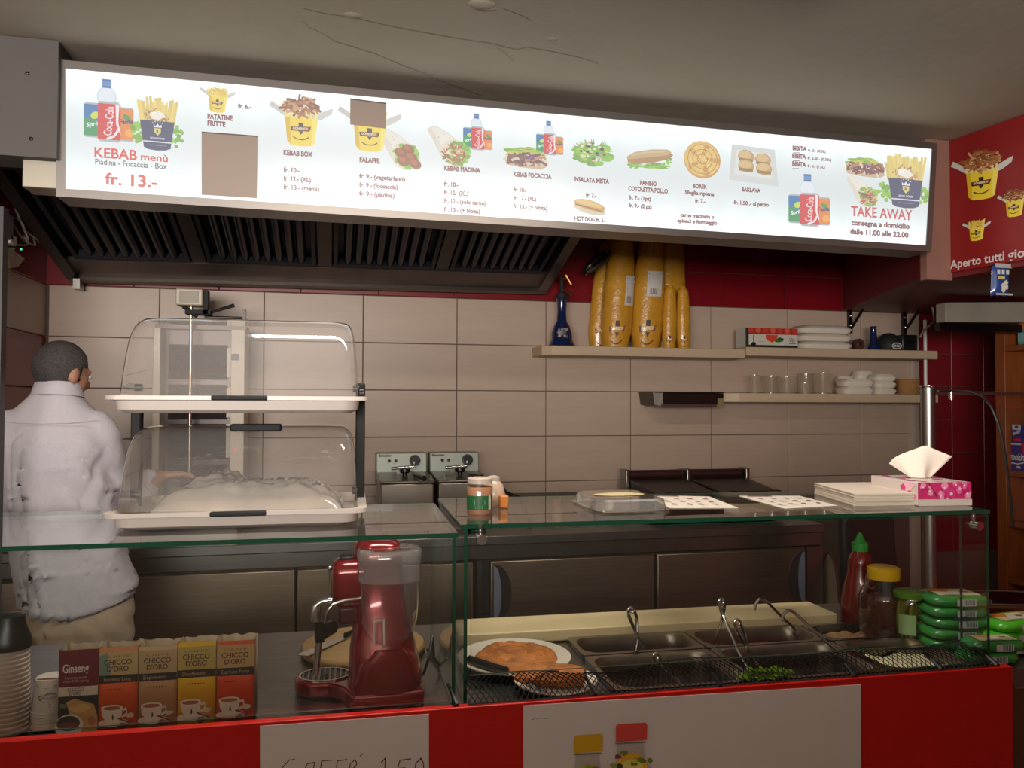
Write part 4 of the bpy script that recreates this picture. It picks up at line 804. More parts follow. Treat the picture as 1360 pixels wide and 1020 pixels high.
for sx in (-1,1): MB(CM).bb((tcx+sx*TW*.475-.012,tf+DT*.62,ZGL+.02),(tcx+sx*TW*.475+.012,tf+DT*.70,zU+.075 if sx > 0 else zU+.01)).build('upright', M_rubber, dm, bevel=.004)
MB(CM).cyl((tcx+TW*.47,tf+DT*.62,zU+.05),(tcx+TW*.49,tf+DT*.62,zU+.05),.016).build('hinge_knob', M_black, dm)
# plastic bag of flat bread in the lower dome
bb_ = MB(CM); R = []; z0 = ZGL+.0275; na = 40; sb0 = st(213,690,ZGL)[0]; sb1 = st(456,690,ZGL)[0]; cx = (sb0+sb1)/2; rx = (sb1-sb0)/2
def bagh(u): return .070*(.75+.35*math.exp(-((u+.35)/.4)**2)+.18*math.exp(-((u-.5)/.3)**2))
gb = []; NU, NV = 48, 30
V_ = []; F_ = []
for i in range(NU+1):
    u = -1+2*i/NU
    for j in range(NV+1):
        w_ = -1+2*j/NV; e = max(0, 1-abs(u)**5)*max(0,1-abs(w_)**4); n_ = noise.noise((u*5,w_*5,1.3))*.35+noise.noise((u*13,w_*13,4))*.22+abs(noise.noise((u*8,w_*9,9)))*.35
        V_.append((cx+rx*u, tf+.17+.105*w_, z0+bagh(u)*e**.6*(1+n_*.55)))
for i in range(NU):
    for j in range(NV): a = i*(NV+1)+j; F_.append((a,a+NV+1,a+NV+2,a+1))
bag = thing('bread_bag', 'crumpled clear plastic bag of flat bread inside the lower dome', 'bag', cp(cx,tf+.17,z0))
bb_.add(V_,F_); bb_.build('plastic_film', glass('bag_film', (.92,.90,.87,1), 2.2, .12, 1.5, .40, (.90,.87,.82,1)), bag, ang=180)
for k in range(2): MB(CM).lathe([(.005,0),(.085,0),(.092,.012),(.08,.026),(.02,.034),(.003,.035)],(cx-.10+.19*k,tf+.17,z0+.001),24,sx=1.15,sy=.95).build('flat_bread', mat('bread', S(212,178,134), .8, noise_amt=.15, nscale=18, bump=.4, bscale=30), bag)
# ------------------------------------------------------------------ things on the right glass top
def gtop(px, py): return at_z(px,py,ZGR+.0005)
p = gtop(637,682); k = mpp(p); r = 16.5*k
jr = thing('green_label_jar', 'clear jar with green label and pale lid on the right glass case', 'jar', p)
MB().lathe([(r*.9,0),(r,.004),(r,.062),(r*.97,.066)],p,24).build('contents', mat('spice_powder', S(196,140,110), .7, noise_amt=.15), jr)
MB().lathe([(r*1.03,0),(r*1.05,.003),(r*1.05,.070),(r*.94,.078),(r*.94,.086)],p,24).build('glass_body', glass('jar_glass',(.93,.93,.9,1),1.3,.02), jr)
MB().lathe([(r*1.0,0),(r*1.0,.012),(r*.9,.014)],(p.x,p.y,p.z+.074),24).build('lid', mat('pale_lid', S(208,190,176), .35, trans=.2), jr)
n_ = 14; P = [(p.x+r*1.06*cos(a), p.y+r*1.06*sin(a), p.z+z) for z in (.012,.046) for a in [-pi*.98+pi*.80*i/n_ for i in range(n_+1)]]
MB().add(P,[(i,i+1,n_+2+i,n_+1+i) for i in range(n_)]).build('label_wrap', mat('label_green', S(30,92,50), .45), jr)
pr = Print(lambda u,v,l: Vector((p.x+(r*1.065+l)*cos(-pi/2-.22+u), p.y+(r*1.065+l)*sin(-pi/2-.22+u), p.z+v))); pr.rect(-.35,.024,.45,.036,S(150,160,140)); pr.rect(-.3,.016,.25,.021,S(90,140,100)); pr.rect(.75,.012,1.0,.046,S(190,180,160))
for i in range(5): pr.line([(-.25+i*.14,.026),(-.2+i*.14,.034)],.004,S(60,80,60))
pr.build('label_print', M_p, jr)
p2 = gtop(655,672); 
sj = thing('orange_spice_jar', 'round jar with orange spice behind the green-label jar', 'jar', p2); r2 = 16*k
MB().lathe([(r2*.7,0),(r2,.01),(r2*1.08,.03),(r2*.9,.055),(r2*.6,.066)],(p2.x,p2.y,p2.z),24).build('bowl', mat('jar_ceramic', S(190,166,146), .25), sj); MB().lathe([(r2*.62,0),(r2*.62,.01),(r2*.2,.014)],(p2.x,p2.y,p2.z+.066),20).build('lid', mat('pale_lid', S(208,190,176), .35), sj)
p3 = gtop(668,674); MB().box((p3.x,p3.y,p3.z+.0165),(.022,.04,.032)).build('spice_packet', mat('orange_packet', S(196,120,50), .4), bevel=.003, label='small orange packet beside the green-label jar', cat='packet')
# clear plastic lid tray
q = [gtop(772,682), gtop(872,681), gtop(880,664), gtop(764,664)]; c_ = sum(q,Vector())/4; w_ = (q[1]-q[0]).length*1.08; d_ = .26
tm = RZ(CANG, c_); b = MB(tm); R = [rrect(w_*.98,d_*.95,.04,5,0,0,.001), rrect(w_,d_,.04,5,0,0,.004), rrect(w_*.94,d_*.93,.04,5,0,0,.006), rrect(w_*.9,d_*.9,.04,5,0,0,.026), rrect(w_*.82,d_*.82,.035,5,0,0,.030)]
b.rings(R,cap=False); b.add(R[-1],[tuple(range(len(R[-1])))])
ct = b.build('clear_plastic_lid', glass('lid_plastic',(.86,.86,.84,1),2.2,.06,1.5,.14,(.8,.78,.74,1)), label='clear plastic container lid lying upturned on right glass case', cat='lid')
MB(tm).lathe([(.002,.0315),(.07,.0312),(.04,.034),(.002,.035)],(0,0,0),16,sy=.5).build('sticker', mat('faded_sticker', S(196,180,140), .6), ct)
# paper menus
def sheet(q, name, label, rn):
    P = [gtop(*x) for x in q]; b = MB(); b.prism(P,(0,0,.0012)); o = b.build(name, mat('menu_paper', S(226,216,204), .55), label=label, cat='menu', group='paper menus on the glass')
    pr = Print(lambda u,v,l: P[3].lerp(P[2],u).lerp(P[0].lerp(P[1],u),v)+Vector((0,0,.0016+l)))
    for r_ in range(3):
        for c_i in range(4): pr.blob(.16+c_i*.22+rn.uniform(-.03,.03),.26+r_*.24,.045,.035,rn.choice((S(130,96,60),S(110,110,70),S(150,70,56),S(120,100,90))),9,.25,rn); pr.rect(.10+c_i*.22,.34+r_*.24,.2+c_i*.22,.35+r_*.24,S(150,130,126))
    pr.rect(.1,.05,.5,.09,S(150,50,46)); pr.build('printed_menu', M_p, o)
sheet([(889,675),(980,675),(942,660),(858,658)],'paper_menu','printed paper menu on the glass beside the clear plastic lid',random.Random(1)); sheet([(1042,676),(1112,672),(1062,659),(981,659)],'paper_menu','printed paper menu on the glass next to the napkins',random.Random(2))
# napkins
P = [gtop(1134,672),gtop(1219,671),gtop(1166,655),gtop(1082,656)]; hN = 17*mpp(P[0]); np_ = thing('napkin_stack', 'thick stack of white paper napkins in front of the tissue box', 'napkins', sum(P,Vector())/4)
for i in range(14):
    b = MB(); o_ = Vector((random.uniform(-.002,.002),random.uniform(-.002,.002),0)); b.prism([p+o_+Vector((0,0,i*hN/14)) for p in P],(0,0,hN/14*.82)); b.build('napkin', mat('napkin_white', S(222,208,192), .8), np_)
# tissue box
p0 = gtop(1219,672); hB = .062
ux = gtop(1290,671)-p0; ux.z = 0; LB = ux.length; ux.normalize(); uy = Vector((-ux.y,ux.x,0)); wB = .215
tb = thing('tissue_box', 'white tissue box with pink orchids on the right glass case', 'tissue box', p0)
Mt = Matrix((ux,uy,Vector((0,0,1)))).transposed().to_4x4(); Mt.translation = p0; Mt = Mt @ Matrix.Translation((LB,0,0))
MB(Mt).bb((-LB,0,0),(0,wB,hB)).build('carton', mat('tissue_carton', S(212,198,192), .4), tb, bevel=.002)
rn = random.Random(11)
def flower(p, x, y, r, a0=0):
    for i in range(5): a = a0+i*2*pi/5; p.ell(x+r*.55*cos(a), y+r*.55*sin(a), r*.55, r*.42, rn.choice((S(214,60,128),S(196,36,104),S(228,110,160),S(236,150,186))), 14, a)
    for i in range(4): a = a0+i*pi/2; p.ell(x+r*.3*cos(a), y+r*.3*sin(a), r*.26, r*.18, S(240,180,206), 10, a)
    p.ell(x,y,r*.2,r*.18,S(160,20,70),10)
pr = Print(lambda u,v,l: Mt @ Vector((-LB+u*LB, -.0008-l, v*hB))); pr.rect(.0,.28,1,1,S(206,44,110))
for x, y, r_ in ((.1,.8,.1),(.22,.62,.12),(.5,.75,.13),(.62,.5,.14),(.78,.72,.13),(.92,.5,.12),(.42,.42,.12),(.86,.86,.1),(.70,.88,.1),(.54,.30,.08)): 
    for i in range(5):
        a = i*2*pi/5+x*7; pr.ell(x+r_*.45*cos(a)*.6, min(.92,max(.08,y+r_*1.6*sin(a)*.6)), r_*.36, min(r_*.9,.12), rn.choice((S(214,60,128),S(196,36,104),S(228,110,160),S(236,150,186))), 12)
    pr.ell(x,y,r_*.2,r_*.5,S(246,200,216),10)
pr.line([(.2,.95),(.3,.6),(.34,.4)],.012,S(40,40,36)); pr.rect(.0,.0,1,.27,S(212,198,186)); pr.build('printed_orchids', M_p, tb)
pr = Print(lambda u,v,l: Mt @ Vector((-LB-.0008-l, v*wB, u*hB)))
for i in range(12): pr.blob(rn.uniform(.2,.85),rn.uniform(.05,.95),.14,.06,rn.choice((S(214,60,128),S(228,110,160),S(240,190,206))),10,.25,rn)
pr.build('printed_orchids', M_p, tb)
pr = Print(lambda u,v,l: Mt @ Vector((-LB+u*LB, v*wB, hB+.0012+l)))
for i in range(12): pr.blob(rn.uniform(.05,.95),rn.uniform(.1,.9),.06,.10,rn.choice((S(214,60,128),S(228,110,160),S(240,190,206))),10,.25,rn)
pr.build('printed_orchids', M_p, tb)
# pulled-out tissue: pleated fan
V_ = []; F_ = []; NU, NV = 22, 10
for i in range(NU+1):
    u = i/NU
    for j in range(NV+1):
        v = j/NV; x = -LB*.45+(-.030+.06*u)*(1-v)+(-.075+.150*u)*v; y = wB*.5+.010*sin(u*9)*(1-.4*v)+.03*v*sin(u*4+.5); top = .040+.052*min(1,u/.62)-.030*max(0,u-.62)/.38
        V_.append((x-.012*v*(1-u), y, hB+.001+v*top))
for i in range(NU):
    for j in range(NV): a = i*(NV+1)+j; F_.append((a,a+NV+1,a+NV+2,a+1))
o = MB(Mt); o.add(V_,F_); o = o.build('tissue', mat('tissue_paper', S(236,226,212), .85, trans=0), tb, ang=60); md = o.modifiers.new('thick','SOLIDIFY'); md.thickness = .0015
# ------------------------------------------------------------------ food pans
M_pan = mat('pan_steel', S(170,164,158), .26, 1, noise_amt=.1, nscale=8)
ZP = ZT+.012
def pan(s0, s1, t0, t1, label, food=None, fz=.045, seed=0, depth=.10):
    cx, cy, w, d = (s0+s1)/2, (t0+t1)/2, s1-s0-.004, t1-t0-.004
    t = thing('food_pan', label, 'pan', cp(cx,cy,ZT), 'steel food pans in the counter')
    R = [rrect(w,d,.012,6,cx,cy,ZT-.001), rrect(w,d,.012,6,cx,cy,ZP), rrect(w-.026,d-.026,.045,6,cx,cy,ZP), rrect(w-.032,d-.032,.045,6,cx,cy,ZP-.006), rrect(w-.040,d-.040,.04,6,cx,cy,ZP-.03), rrect(w-.052,d-.052,.035,6,cx,cy,ZP-depth)]
    MB(CM).rings(R[:3],cap=False).build('rim', M_pan, t); b = MB(CM); b.rings(R[2:],cap=False); b.add(R[-1],[tuple(range(len(R[-1])))]); b.build('well', mat('pan_inside_shade', S(152,142,134), .30, 1, noise_amt=.2, nscale=8), t)  # well steel coloured darker than the rim for the shade inside
    if food:
        V_ = []; F_ = []; n_ = 18; ww, dd = w-.064, d-.064
        for i in range(n_+1):
            for j in range(n_+1):
                x = cx-ww/2+ww*i/n_; y = cy-dd/2+dd*j/n_; V_.append((x,y,ZP-fz+.012*noise.noise((x*30,y*30,seed))+.006*noise.noise((x*90,y*90,seed))))
        for i in range(n_):
            for j in range(n_): a = i*(n_+1)+j; F_.append((a,a+n_+1,a+n_+2,a+1))
        MB(CM).add(V_,F_).build('food', food, t, ang=60)
S0, S1, S2, S3 = 1.245, 1.592, 1.955, 2.225
tomato = mat('tomato_dice', S(150,52,30), .35, noise_amt=.35, nscale=60, bump=.8, bscale=60); tuna = mat('tuna', S(196,150,106), .6, noise_amt=.3, nscale=60, bump=.8, bscale=70); onion = mat('onion', S(206,196,160), .5, noise_amt=.25, nscale=50, bump=.8, bscale=60); beef = mat('dark_meat', S(70,36,28), .5, noise_amt=.4, nscale=50, bump=.8, bscale=60)
pan(S0,S1,.290,.455,'rear steel pan nearest the pastry plate, holding the tongs'); pan(S1,S2,.290,.455,'rear middle steel pan filled with diced tomato',tomato,.04,1); pan(S2,S3,.285,.445,'rear right steel pan holding pale tuna',tuna,.02,2)
pan(S0,S1,.035,.286,'front left steel pan, empty, behind the black net',beef,.085,3); pan(S1,S2,.035,.286,'front middle steel pan behind the green lettuce',beef,.08,4); pan(S2,S3,.035,.281,'front right steel pan with sliced onion',onion,.035,5)
# chopping board
q = [at_z(605,851,ZT+.045),at_z(1187,826,ZT+.045),at_z(1085,797,ZT+.045),at_z(600,819,ZT+.045)]
fl = cp(.93,.535,0); fr_ = cp(2.215,.50,0)
bd = MB(CM); bd.bb((.945,.458,ZT),(2.095,.612,ZT+.034)); bd.build('chopping_board', mat('cream_board', S(226,204,160), .5, noise_amt=.03), bevel=.004, label='long cream chopping board behind the food pans', cat='board')
# plates with pastry
M_plate = mat('plate_china', S(214,204,188), .2, noise_amt=.04); M_borek = mat('borek_crust', S(186,112,50), .6, noise_amt=.45, nscale=30, bump=.9, bscale=70)
def plate(s, t, r, label):
    o = thing('dinner_plate', label, 'plate', cp(s,t,ZT), 'plates of pastry'); MB(CM).lathe([(.001,0),(r*.55,0),(r*.62,.006),(r,.020),(r,.023),(r*.62,.010),(.001,.008)],(s,t,ZT+.0005),36).build('dish', M_plate, o); return o
def borek(s, t, z, r, label, seed):
    V_ = [(s,t,z+.022)]; F_ = []; NR, NA = 16, 56
    def hgt(x, y, q):
        a = atan2(y,x); ph = q*2.6-a/(2*pi); g = abs(sin(ph*pi)); n_ = noise.noise((x*38,y*38,seed))*.5+noise.noise((x*90,y*90,seed))*.3
        return z+(.011+.016*g**.5+.009*n_)*max(0,1-q**6)**.6
    for i in range(1,NR+1):
        q = i/NR
        for j in range(NA):
            a = 2*pi*j/NA; rr = r*q*(1+.07*noise.noise((cos(a)*1.6,sin(a)*1.6,seed))); x, y = rr*cos(a), rr*sin(a)*.95
            V_.append((s+x, t+y, hgt(x,y,q)))
    for j in range(NA): F_.append((0,1+j,1+(j+1)%NA))
    for i in range(NR-1):
        for j in range(NA): F_.append((1+i*NA+j,1+(i+1)*NA+j,1+(i+1)*NA+(j+1)%NA,1+i*NA+(j+1)%NA))
    return MB(CM).add(V_,F_).build('borek', M_borek, label=label, cat='pastry', group='coiled pastries', ang=80)
ps, pt = st(683,872,ZT+.02); plate(ps,pt,.145,'white plate under the whole coiled pastry'); borek(ps+.005,pt+.004,ZT+.010,.112,'whole golden coiled pastry on the white plate',1)
ps2, pt2 = 1.125,.108; plate(ps2,pt2,.098,'white plate under the net, holding a cut pastry piece')
b = MB(CM); R = []
for i in range(30):
    f = i/29; x = ps2-.085+.15*f; y = pt2+.040-.06*f; w = .040*(1-.25*abs(2*f-1)**3)*(1+.12*noise.noise((f*9,2,0))); R.append([(x+w*cos(k)*.45, y+w*cos(k)*.95, ZT+.03+w*.62*sin(k)) for k in [2*pi*j/12 for j in range(12)]])
b.rings(R); b.build('pastry_piece', M_borek, label='cut piece of golden pastry under the black net', cat='pastry', group='coiled pastries')
kn = thing('kitchen_knife', 'knife with black handle lying beside the plates', 'knife', cp(.985,.20,ZT)); 
b = MB(CM); b.tube([(.945,.265,ZT+.030),(.985,.215,ZT+.026),(1.02,.165,ZT+.030)],[.010,.012,.009],8); b.build('handle', M_black, kn); b = MB(CM); b.prism([(1.02,.168,ZT+.030),(1.024,.158,ZT+.030),(1.10,.035,ZT+.012),(1.065,.075,ZT+.014)],(0,0,.0015)); b.build('blade', M_chrome, kn)
# tongs and ladle hooks leaning in the pans (each drawn through its pivot and two tips)
def tongs(top, tips, label, dz, w=.0085):
    t = thing('serving_tongs', label, 'tongs', cp(tips[0][0],tips[0][1],tips[0][2]), 'serving tongs')
    T_ = Vector(top)
    for i, tp in enumerate(tips):
        P = Vector(tp); s_ = (-1)**i*.013; mid = T_.lerp(P,.30)+Vector((s_,0,.006)); b = MB(CM); R = []
        pts = [T_+Vector((s_*.6,0,.004)), T_.lerp(mid,.5)+Vector((s_*.5,0,.002)), mid, mid.lerp(P,.5)+Vector((s_*.3,0,0)), P]
        b.tube(pts,[.0042,.0050,.0050,.0042,.0032],8); b.build('arm', M_chrome, t)
    b = MB(CM); ax = (Vector(tips[0])-T_).normalized(); b.tube([T_+Vector((.0075*cos(a),0,.0075*sin(a)+.003)) for a in [2*pi*i/14 for i in range(14)]],.0035,6,close=True); b.build('spring_loop', M_chrome, t)
def csp(px, py, z): s_, t_ = st(px,py,z); return (s_,t_,z)
tongs(csp(838,812,.995),[csp(844,868,ZP-.045),csp(860,868,ZP-.045)],'steel tongs standing in the rear pan nearest the pastry',0)
tongs(csp(871,873,.925),[csp(870,914,ZP-.05),csp(915,915,ZP-.05)],'steel tongs lying open in the front left pan',0)
tongs(csp(958,800,1.0),[csp(946,861,ZP-.03),csp(998,898,ZP-.05)],'tall steel tongs with round spring ring in the tomato pan',0)
tongs(csp(979,828,.975),[csp(995,896,ZP-.05),csp(1014,893,ZP-.05)],'steel tongs leaning between the two middle pans',0)
def ladle(h, low, label):
    t = thing('hooked_ladle', label, 'ladle', cp(low[0],low[1],low[2]-.02), 'hooked ladles'); H_ = Vector(h); L_ = Vector(low); dx = Vector((-.02,0,0)); b = MB(CM)
    b.tube([H_+Vector((-.032,0,-.022)),H_+Vector((-.030,0,-.004)),H_+Vector((-.018,0,.008)),H_+Vector((-.004,0,.006)),H_+Vector((.010,0,-.004)),H_.lerp(L_,.5),L_],.0042,8); b.build('handle', M_chrome, t)
    MB(CM).lathe([(.003,-.012),(.016,-.010),(.024,.0),(.026,.006),(.022,.002),(.012,-.006)],L_,16).build('bowl', M_chrome, t)
ladle(csp(1016,799,.985),csp(1063,842,ZP-.02),'hooked ladle whose handle crosses the chopping board'); ladle(csp(1053,814,.975),csp(1120,872,ZP-.02),'hooked ladle resting in the sliced onion pan')
# lettuce lying on the front edge
rn = random.Random(4); ls, lt = st(1036,902,ZT+.03); b = MB(CM)
for i in range(26):
    a = rn.uniform(0,2*pi); r = sqrt(rn.random()); x = ls+.068*r*cos(a); y = max(.05, lt+.03*r*sin(a)); n_ = 10; w = rn.uniform(.018,.03); z = ZP+.002+.012*rn.random(); 
    b.add([(x,y,z+.006)]+[(x+w*cos(2*pi*j/n_)*rn.uniform(.8,1.1), y+.7*w*sin(2*pi*j/n_), z+rn.uniform(-.004,.012)) for j in range(n_)], [(0,1+j,1+(j+1)%n_) for j in range(n_)])
lt_o = b.build('lettuce', mat('lettuce_green', S(150,196,44), .5, noise_amt=.3, nscale=40), label='pile of torn green lettuce at the front of the middle pan', cat='lettuce', kind='stuff', ang=30)
# ------------------------------------------------------------------ sauces and packs at the right
def pz(px, py, z=ZT): p = at_z(px,py,z); p.z = z+.0005; return p
p = pz(1143,824); k = mpp(p); H = (824-708)*k; r = 26*k
sb = thing('chilli_sauce_bottle', 'red chilli sauce bottle with green nozzle cap in the case', 'bottle', p)
MB().lathe([(r*.95,0),(r,.005),(r,H*.16),(r*.80,H*.40),(r*.62,H*.56),(r*.60,H*.66),(r*.56,H*.72),(r*.32,H*.80),(r*.30,H*.82)],p,26).build('bottle_body', mat('chilli_sauce', S(120,30,22), .22, noise_amt=.15, coat=.5), sb)
MB().lathe([(r*.40,0),(r*.40,H*.09),(r*.30,H*.10),(r*.16,H*.16),(r*.10,H*.20),(r*.05,H*.205)],(p.x,p.y,p.z+H*.795),20).build('nozzle_cap', mat('green_cap', S(40,150,60), .35), sb)
pr = Print(lambda u,v,l: Vector((p.x+(r*(1-.62*v*.62)*1.02+.001+l)*sin(u), p.y-(r*(1-.62*v*.62)*1.02+.001+l)*cos(u), p.z+H*v))); wcol = S(206,180,172)
pr.line([(.05+.42*cos(a),.50+.09*sin(a)) for a in [2*pi*i/16 for i in range(17)]],.02,wcol); pr.line([(-.1,.46),(.05,.54),(.15,.47),(.05,.46)],.02,wcol)
for i in range(6): pr.line([(-.25+.1*i,.33),(-.2+.1*i,.36)],.015,wcol); pr.line([(-.22+.1*i,.27),(-.16+.1*i,.29)],.012,wcol)
pr.build('label_print', M_p, sb)
p = pz(1174,841); k = mpp(p); H = (842-752)*k; r = 31*k
sp = thing('spice_jar', 'clear jar of chilli flakes with yellow lid in the case', 'jar', p)
MB().lathe([(r*.86,.002),(r*.9,.006),(r*.9,H*.52),(r*.6,H*.55)],p,26).build('chilli_flakes', mat('flakes', S(104,66,46), .8, noise_amt=.5, nscale=110), sp); MB().lathe([(r*.92,0),(r,.006),(r,H*.52),(r*.92,H*.62),(r*.62,H*.80),(r*.60,H*.84)],p,26,cap=False).build('glass_body', glass('spice_glass',(.80,.70,.66,1),1.4,.02), sp)
MB().lathe([(r*.64,0),(r*.66,.004),(r*.66,H*.16),(r*.58,H*.18),(.002,H*.185)],(p.x,p.y,p.z+H*.80),26).build('yellow_lid', mat('yellow_lid', S(226,178,30), .35), sp)
p = pz(1209,851); k = mpp(p); H = (852-784)*k; r = 20*k
pj = thing('pickle_jar', 'jar of long pickled peppers with green lid in the case', 'jar', p); rn = random.Random(8)
for i in range(14):
    a = rn.uniform(0,2*pi); q = rn.uniform(.2,.72)*r; MB().tube([(p.x+q*cos(a),p.y+q*sin(a),p.z+.004),(p.x+q*1.05*cos(a+.1),p.y+q*1.05*sin(a+.1),p.z+H*.4),(p.x+q*cos(a+.2),p.y+q*sin(a+.2),p.z+H*.76)],[.004,.009,.005],7).build('pickled_pepper', mat('pepper', S(140,140,44), .35), pj)
MB().lathe([(r*.9,0),(r,.006),(r,H*.74),(r*.9,H*.82),(r*.88,H*.86)],p,26,cap=False).build('glass_body', glass('pickle_glass',(.84,.86,.62,1),1.4,.02), pj); MB().lathe([(r*.98,0),(r*1.02,.003),(r*1.02,H*.10),(r*.9,H*.13),(.002,H*.135)],(p.x,p.y,p.z+H*.85),28).build('green_lid', mat('green_lid', S(96,140,40), .35, .2), pj)
n_ = 10; P = [(p.x+r*1.02*cos(a), p.y+r*1.02*sin(a), p.z+z) for z in (H*.18,H*.56) for a in [-pi*.95+pi*.34*i/n_ for i in range(n_+1)]]; MB().add(P,[(i,i+1,n_+2+i,n_+1+i) for i in range(n_)]).build('paper_label', mat('label_pale', S(140,170,120), .5), pj)
# packs of stacked wet-wipe sized green pouches
M_pk = mat('green_film', S(50,134,62), .25, noise_amt=.25, nscale=18, coat=.5); M_pkl = mat('lime_film', S(86,196,40), .25, noise_amt=.2, nscale=18, coat=.5); M_face = mat('pack_face', S(206,190,160), .35, noise_amt=.2, nscale=20)
def pouch(c, L_, D_, h, rz, label, m, text, seed):
    t = thing('green_pouch', label, 'pouch', c, 'stacked green pouches'); M = RZ(rz, c); R = []; n_ = 28
    for f, q in ((0,.80),(.18,.95),(.5,1.0),(.82,.95),(1,.84)):
        R.append([(L_/2*q*max(-1,min(1,1.18*cos(a)))*(1+.015*noise.noise((a*2,f*3,seed))), D_/2*q*max(-1,min(1,1.25*sin(a))), h*f+.002*noise.noise((a*3,f,seed))) for a in [2*pi*i/n_ for i in range(n_)]])
    MB(M).rings(R).build('film_body', m, t, ang=70)
    pr = Print(lambda u,v,l: M @ Vector((u*L_, -D_/2-.0015-l, v*h)))
    pr.rect(-.12,.18,.20,.82,S(190,196,200)); pr.text(text,-.20,.25,.42,S(46,62,110),w=.26,bold=.03) if text else None
    for i in range(7): pr.rect(.0+i*.026,.26,.014+i*.026,.76,S(60,66,90))
    pr.build('printed_side', M_p, t)
    pr = Print(lambda u,v,l: M @ Vector((u*L_*.8, v*D_*.8, h*1.02+.001+l))); pr.poly([(-.42,-.4),(.45,-.42),(.44,.38),(-.4,.42)],S(206,196,160)); pr.poly([(-.42,.1),(-.1,.0),(.1,.4),(-.4,.42)],S(206,130,50)); pr.blob(.1,-.1,.2,.16,S(216,206,196),14,.2); pr.blob(.24,.02,.1,.1,S(120,80,60),12,.3); pr.text('Salate',-.3,-.3,.14,S(46,62,110),w=.4,bold=.02); pr.build('printed_top', M_p, t)
p = pz(1262,866); k = mpp(p); hP = 14.5*k; words = ['lowest','second from the bottom','third from the bottom','fourth from the bottom','topmost']
c0_ = at_z(1264,858,ZT)
for i in range(5): pouch(Vector((c0_.x+random.uniform(-.004,.004),c0_.y,ZT+.001+i*hP)),.165,.115,hP*.97,CANG-.12+random.uniform(-.05,.05),'green pouch in the tall stack beside the pickle jar, '+words[i],M_pk,'SAZ' if i in (1,3) else '',i)
c1_ = at_z(1314,880,ZT); pc = thing; 
for i in range(2): pouch(Vector((c1_.x+.02*i,c1_.y+.01,ZT+.001+i*hP)),.15,.075,hP*.97,CANG-.1,'green pouch in the low stack near the right glass edge, '+('bottom' if i == 0 else 'top'),M_pk,'',10+i)
c2_ = cp(SEND+.125,.155,0)
for i in range(3): pouch(Vector((c2_.x+.01*i,c2_.y,ZT+.001+i*hP)),.16,.10,hP*.97,CANG+.1,'bright lime pouch outside the glass case, '+('bottom','middle','top')[i]+' of three',M_pkl,'',20+i)
c3_ = cp(SEND+.25,.22,0); 
for i in range(2): pouch(Vector((c3_.x,c3_.y,ZT+.001+i*hP*1.2)),.11,.10,hP*1.15,CANG,'yellow-topped pouch at the right edge of the picture, '+('under its twin' if i == 0 else 'on top'),mat('yellow_film', S(200,184,50), .3, noise_amt=.2, nscale=15) if i else M_pkl,'',30+i)
# oval steel serving tray
ts, tt = 2.66,.50; MB(CM).lathe([(.001,.0),(.22,.0),(.25,.018),(.29,.022),(.29,.026),(.245,.022),(.215,.005),(.001,.005)],(ts,tt,ZT+.0005),48,sx=1.25,sy=.62).build('oval_tray', M_chrome, label='large oval steel serving tray behind the green pouches', cat='tray')
# ------------------------------------------------------------------ black net along the front edge
nb = MB(CM); NS, NT = 1.335, .078; s00 = .905; sp_ = .0128
def netp(s, f):     # f 0 at the ledge, 1 at the rear free edge
    sag = .010*sin(s*9)+.006*sin(s*23+1); hgt = .903+.030*f+.012*sin(f*pi)+.006*sin(s*14)*f; return (s, .006+(NT+.02*(s-.9)/1.3+sag)*f, hgt)
rows = 9; cols = int(NS/sp_)
for dr in (1,-1):
    for c in range(-rows, cols+rows):
        pts = []
        for r_ in range(rows+1):
            s_ = s00+(c+dr*r_*.5+(0 if dr > 0 else 4.5))*sp_
            if s00 <= s_ <= s00+NS: pts.append(netp(s_, r_/rows))
        if len(pts) > 1: nb.tube(pts,.0012,3,cap=False)
for f in (0,1): nb.tube([netp(s00+NS*i/120,f) for i in range(121)],.0016,4)
net = thing('black_net', 'black mesh net stretched along the front edge before the food pans', 'net', cp(1.57,.05,.9)); nb.build('mesh_strands', mat('net_black', S(8,8,8), .9), net)['kind'] = 'stuff'
for px, py in ((606,938),(783,915),(948,906),(1122,892),(1236,884),(1312,880)):
    s_ = st(px,py,.9)[0]; b = MB(CM); b.tube([netp(s_,0),netp(s_-.006,.25),netp(s_-.012,.55)],[.006,.0045,.004],6); b.build('tie', M_black, net)
# ------------------------------------------------------------------ red coffee machine
ms, mt = .728, .135
def MCL(x, y, z): return (ms+x, mt+y, ZT+z)
M_rm = mat('metallic_red', S(128,10,24), .22, .35, coat=.8); M_rm2 = M_rm
cmx = thing('coffee_machine', 'metallic red capsule coffee machine with clear water tank', 'coffee machine', cp(ms,mt,ZT))
def ering(cx, cy, z, rx, ry, n=32, e=2.4):
    P = []
    for i in range(n):
        a = 2*pi*i/n; c, s_ = cos(a), sin(a); P.append(MCL(cx+rx*(abs(c)**(2/e))*(1 if c >= 0 else -1), cy+ry*(abs(s_)**(2/e))*(1 if s_ >= 0 else -1), z))
    return P
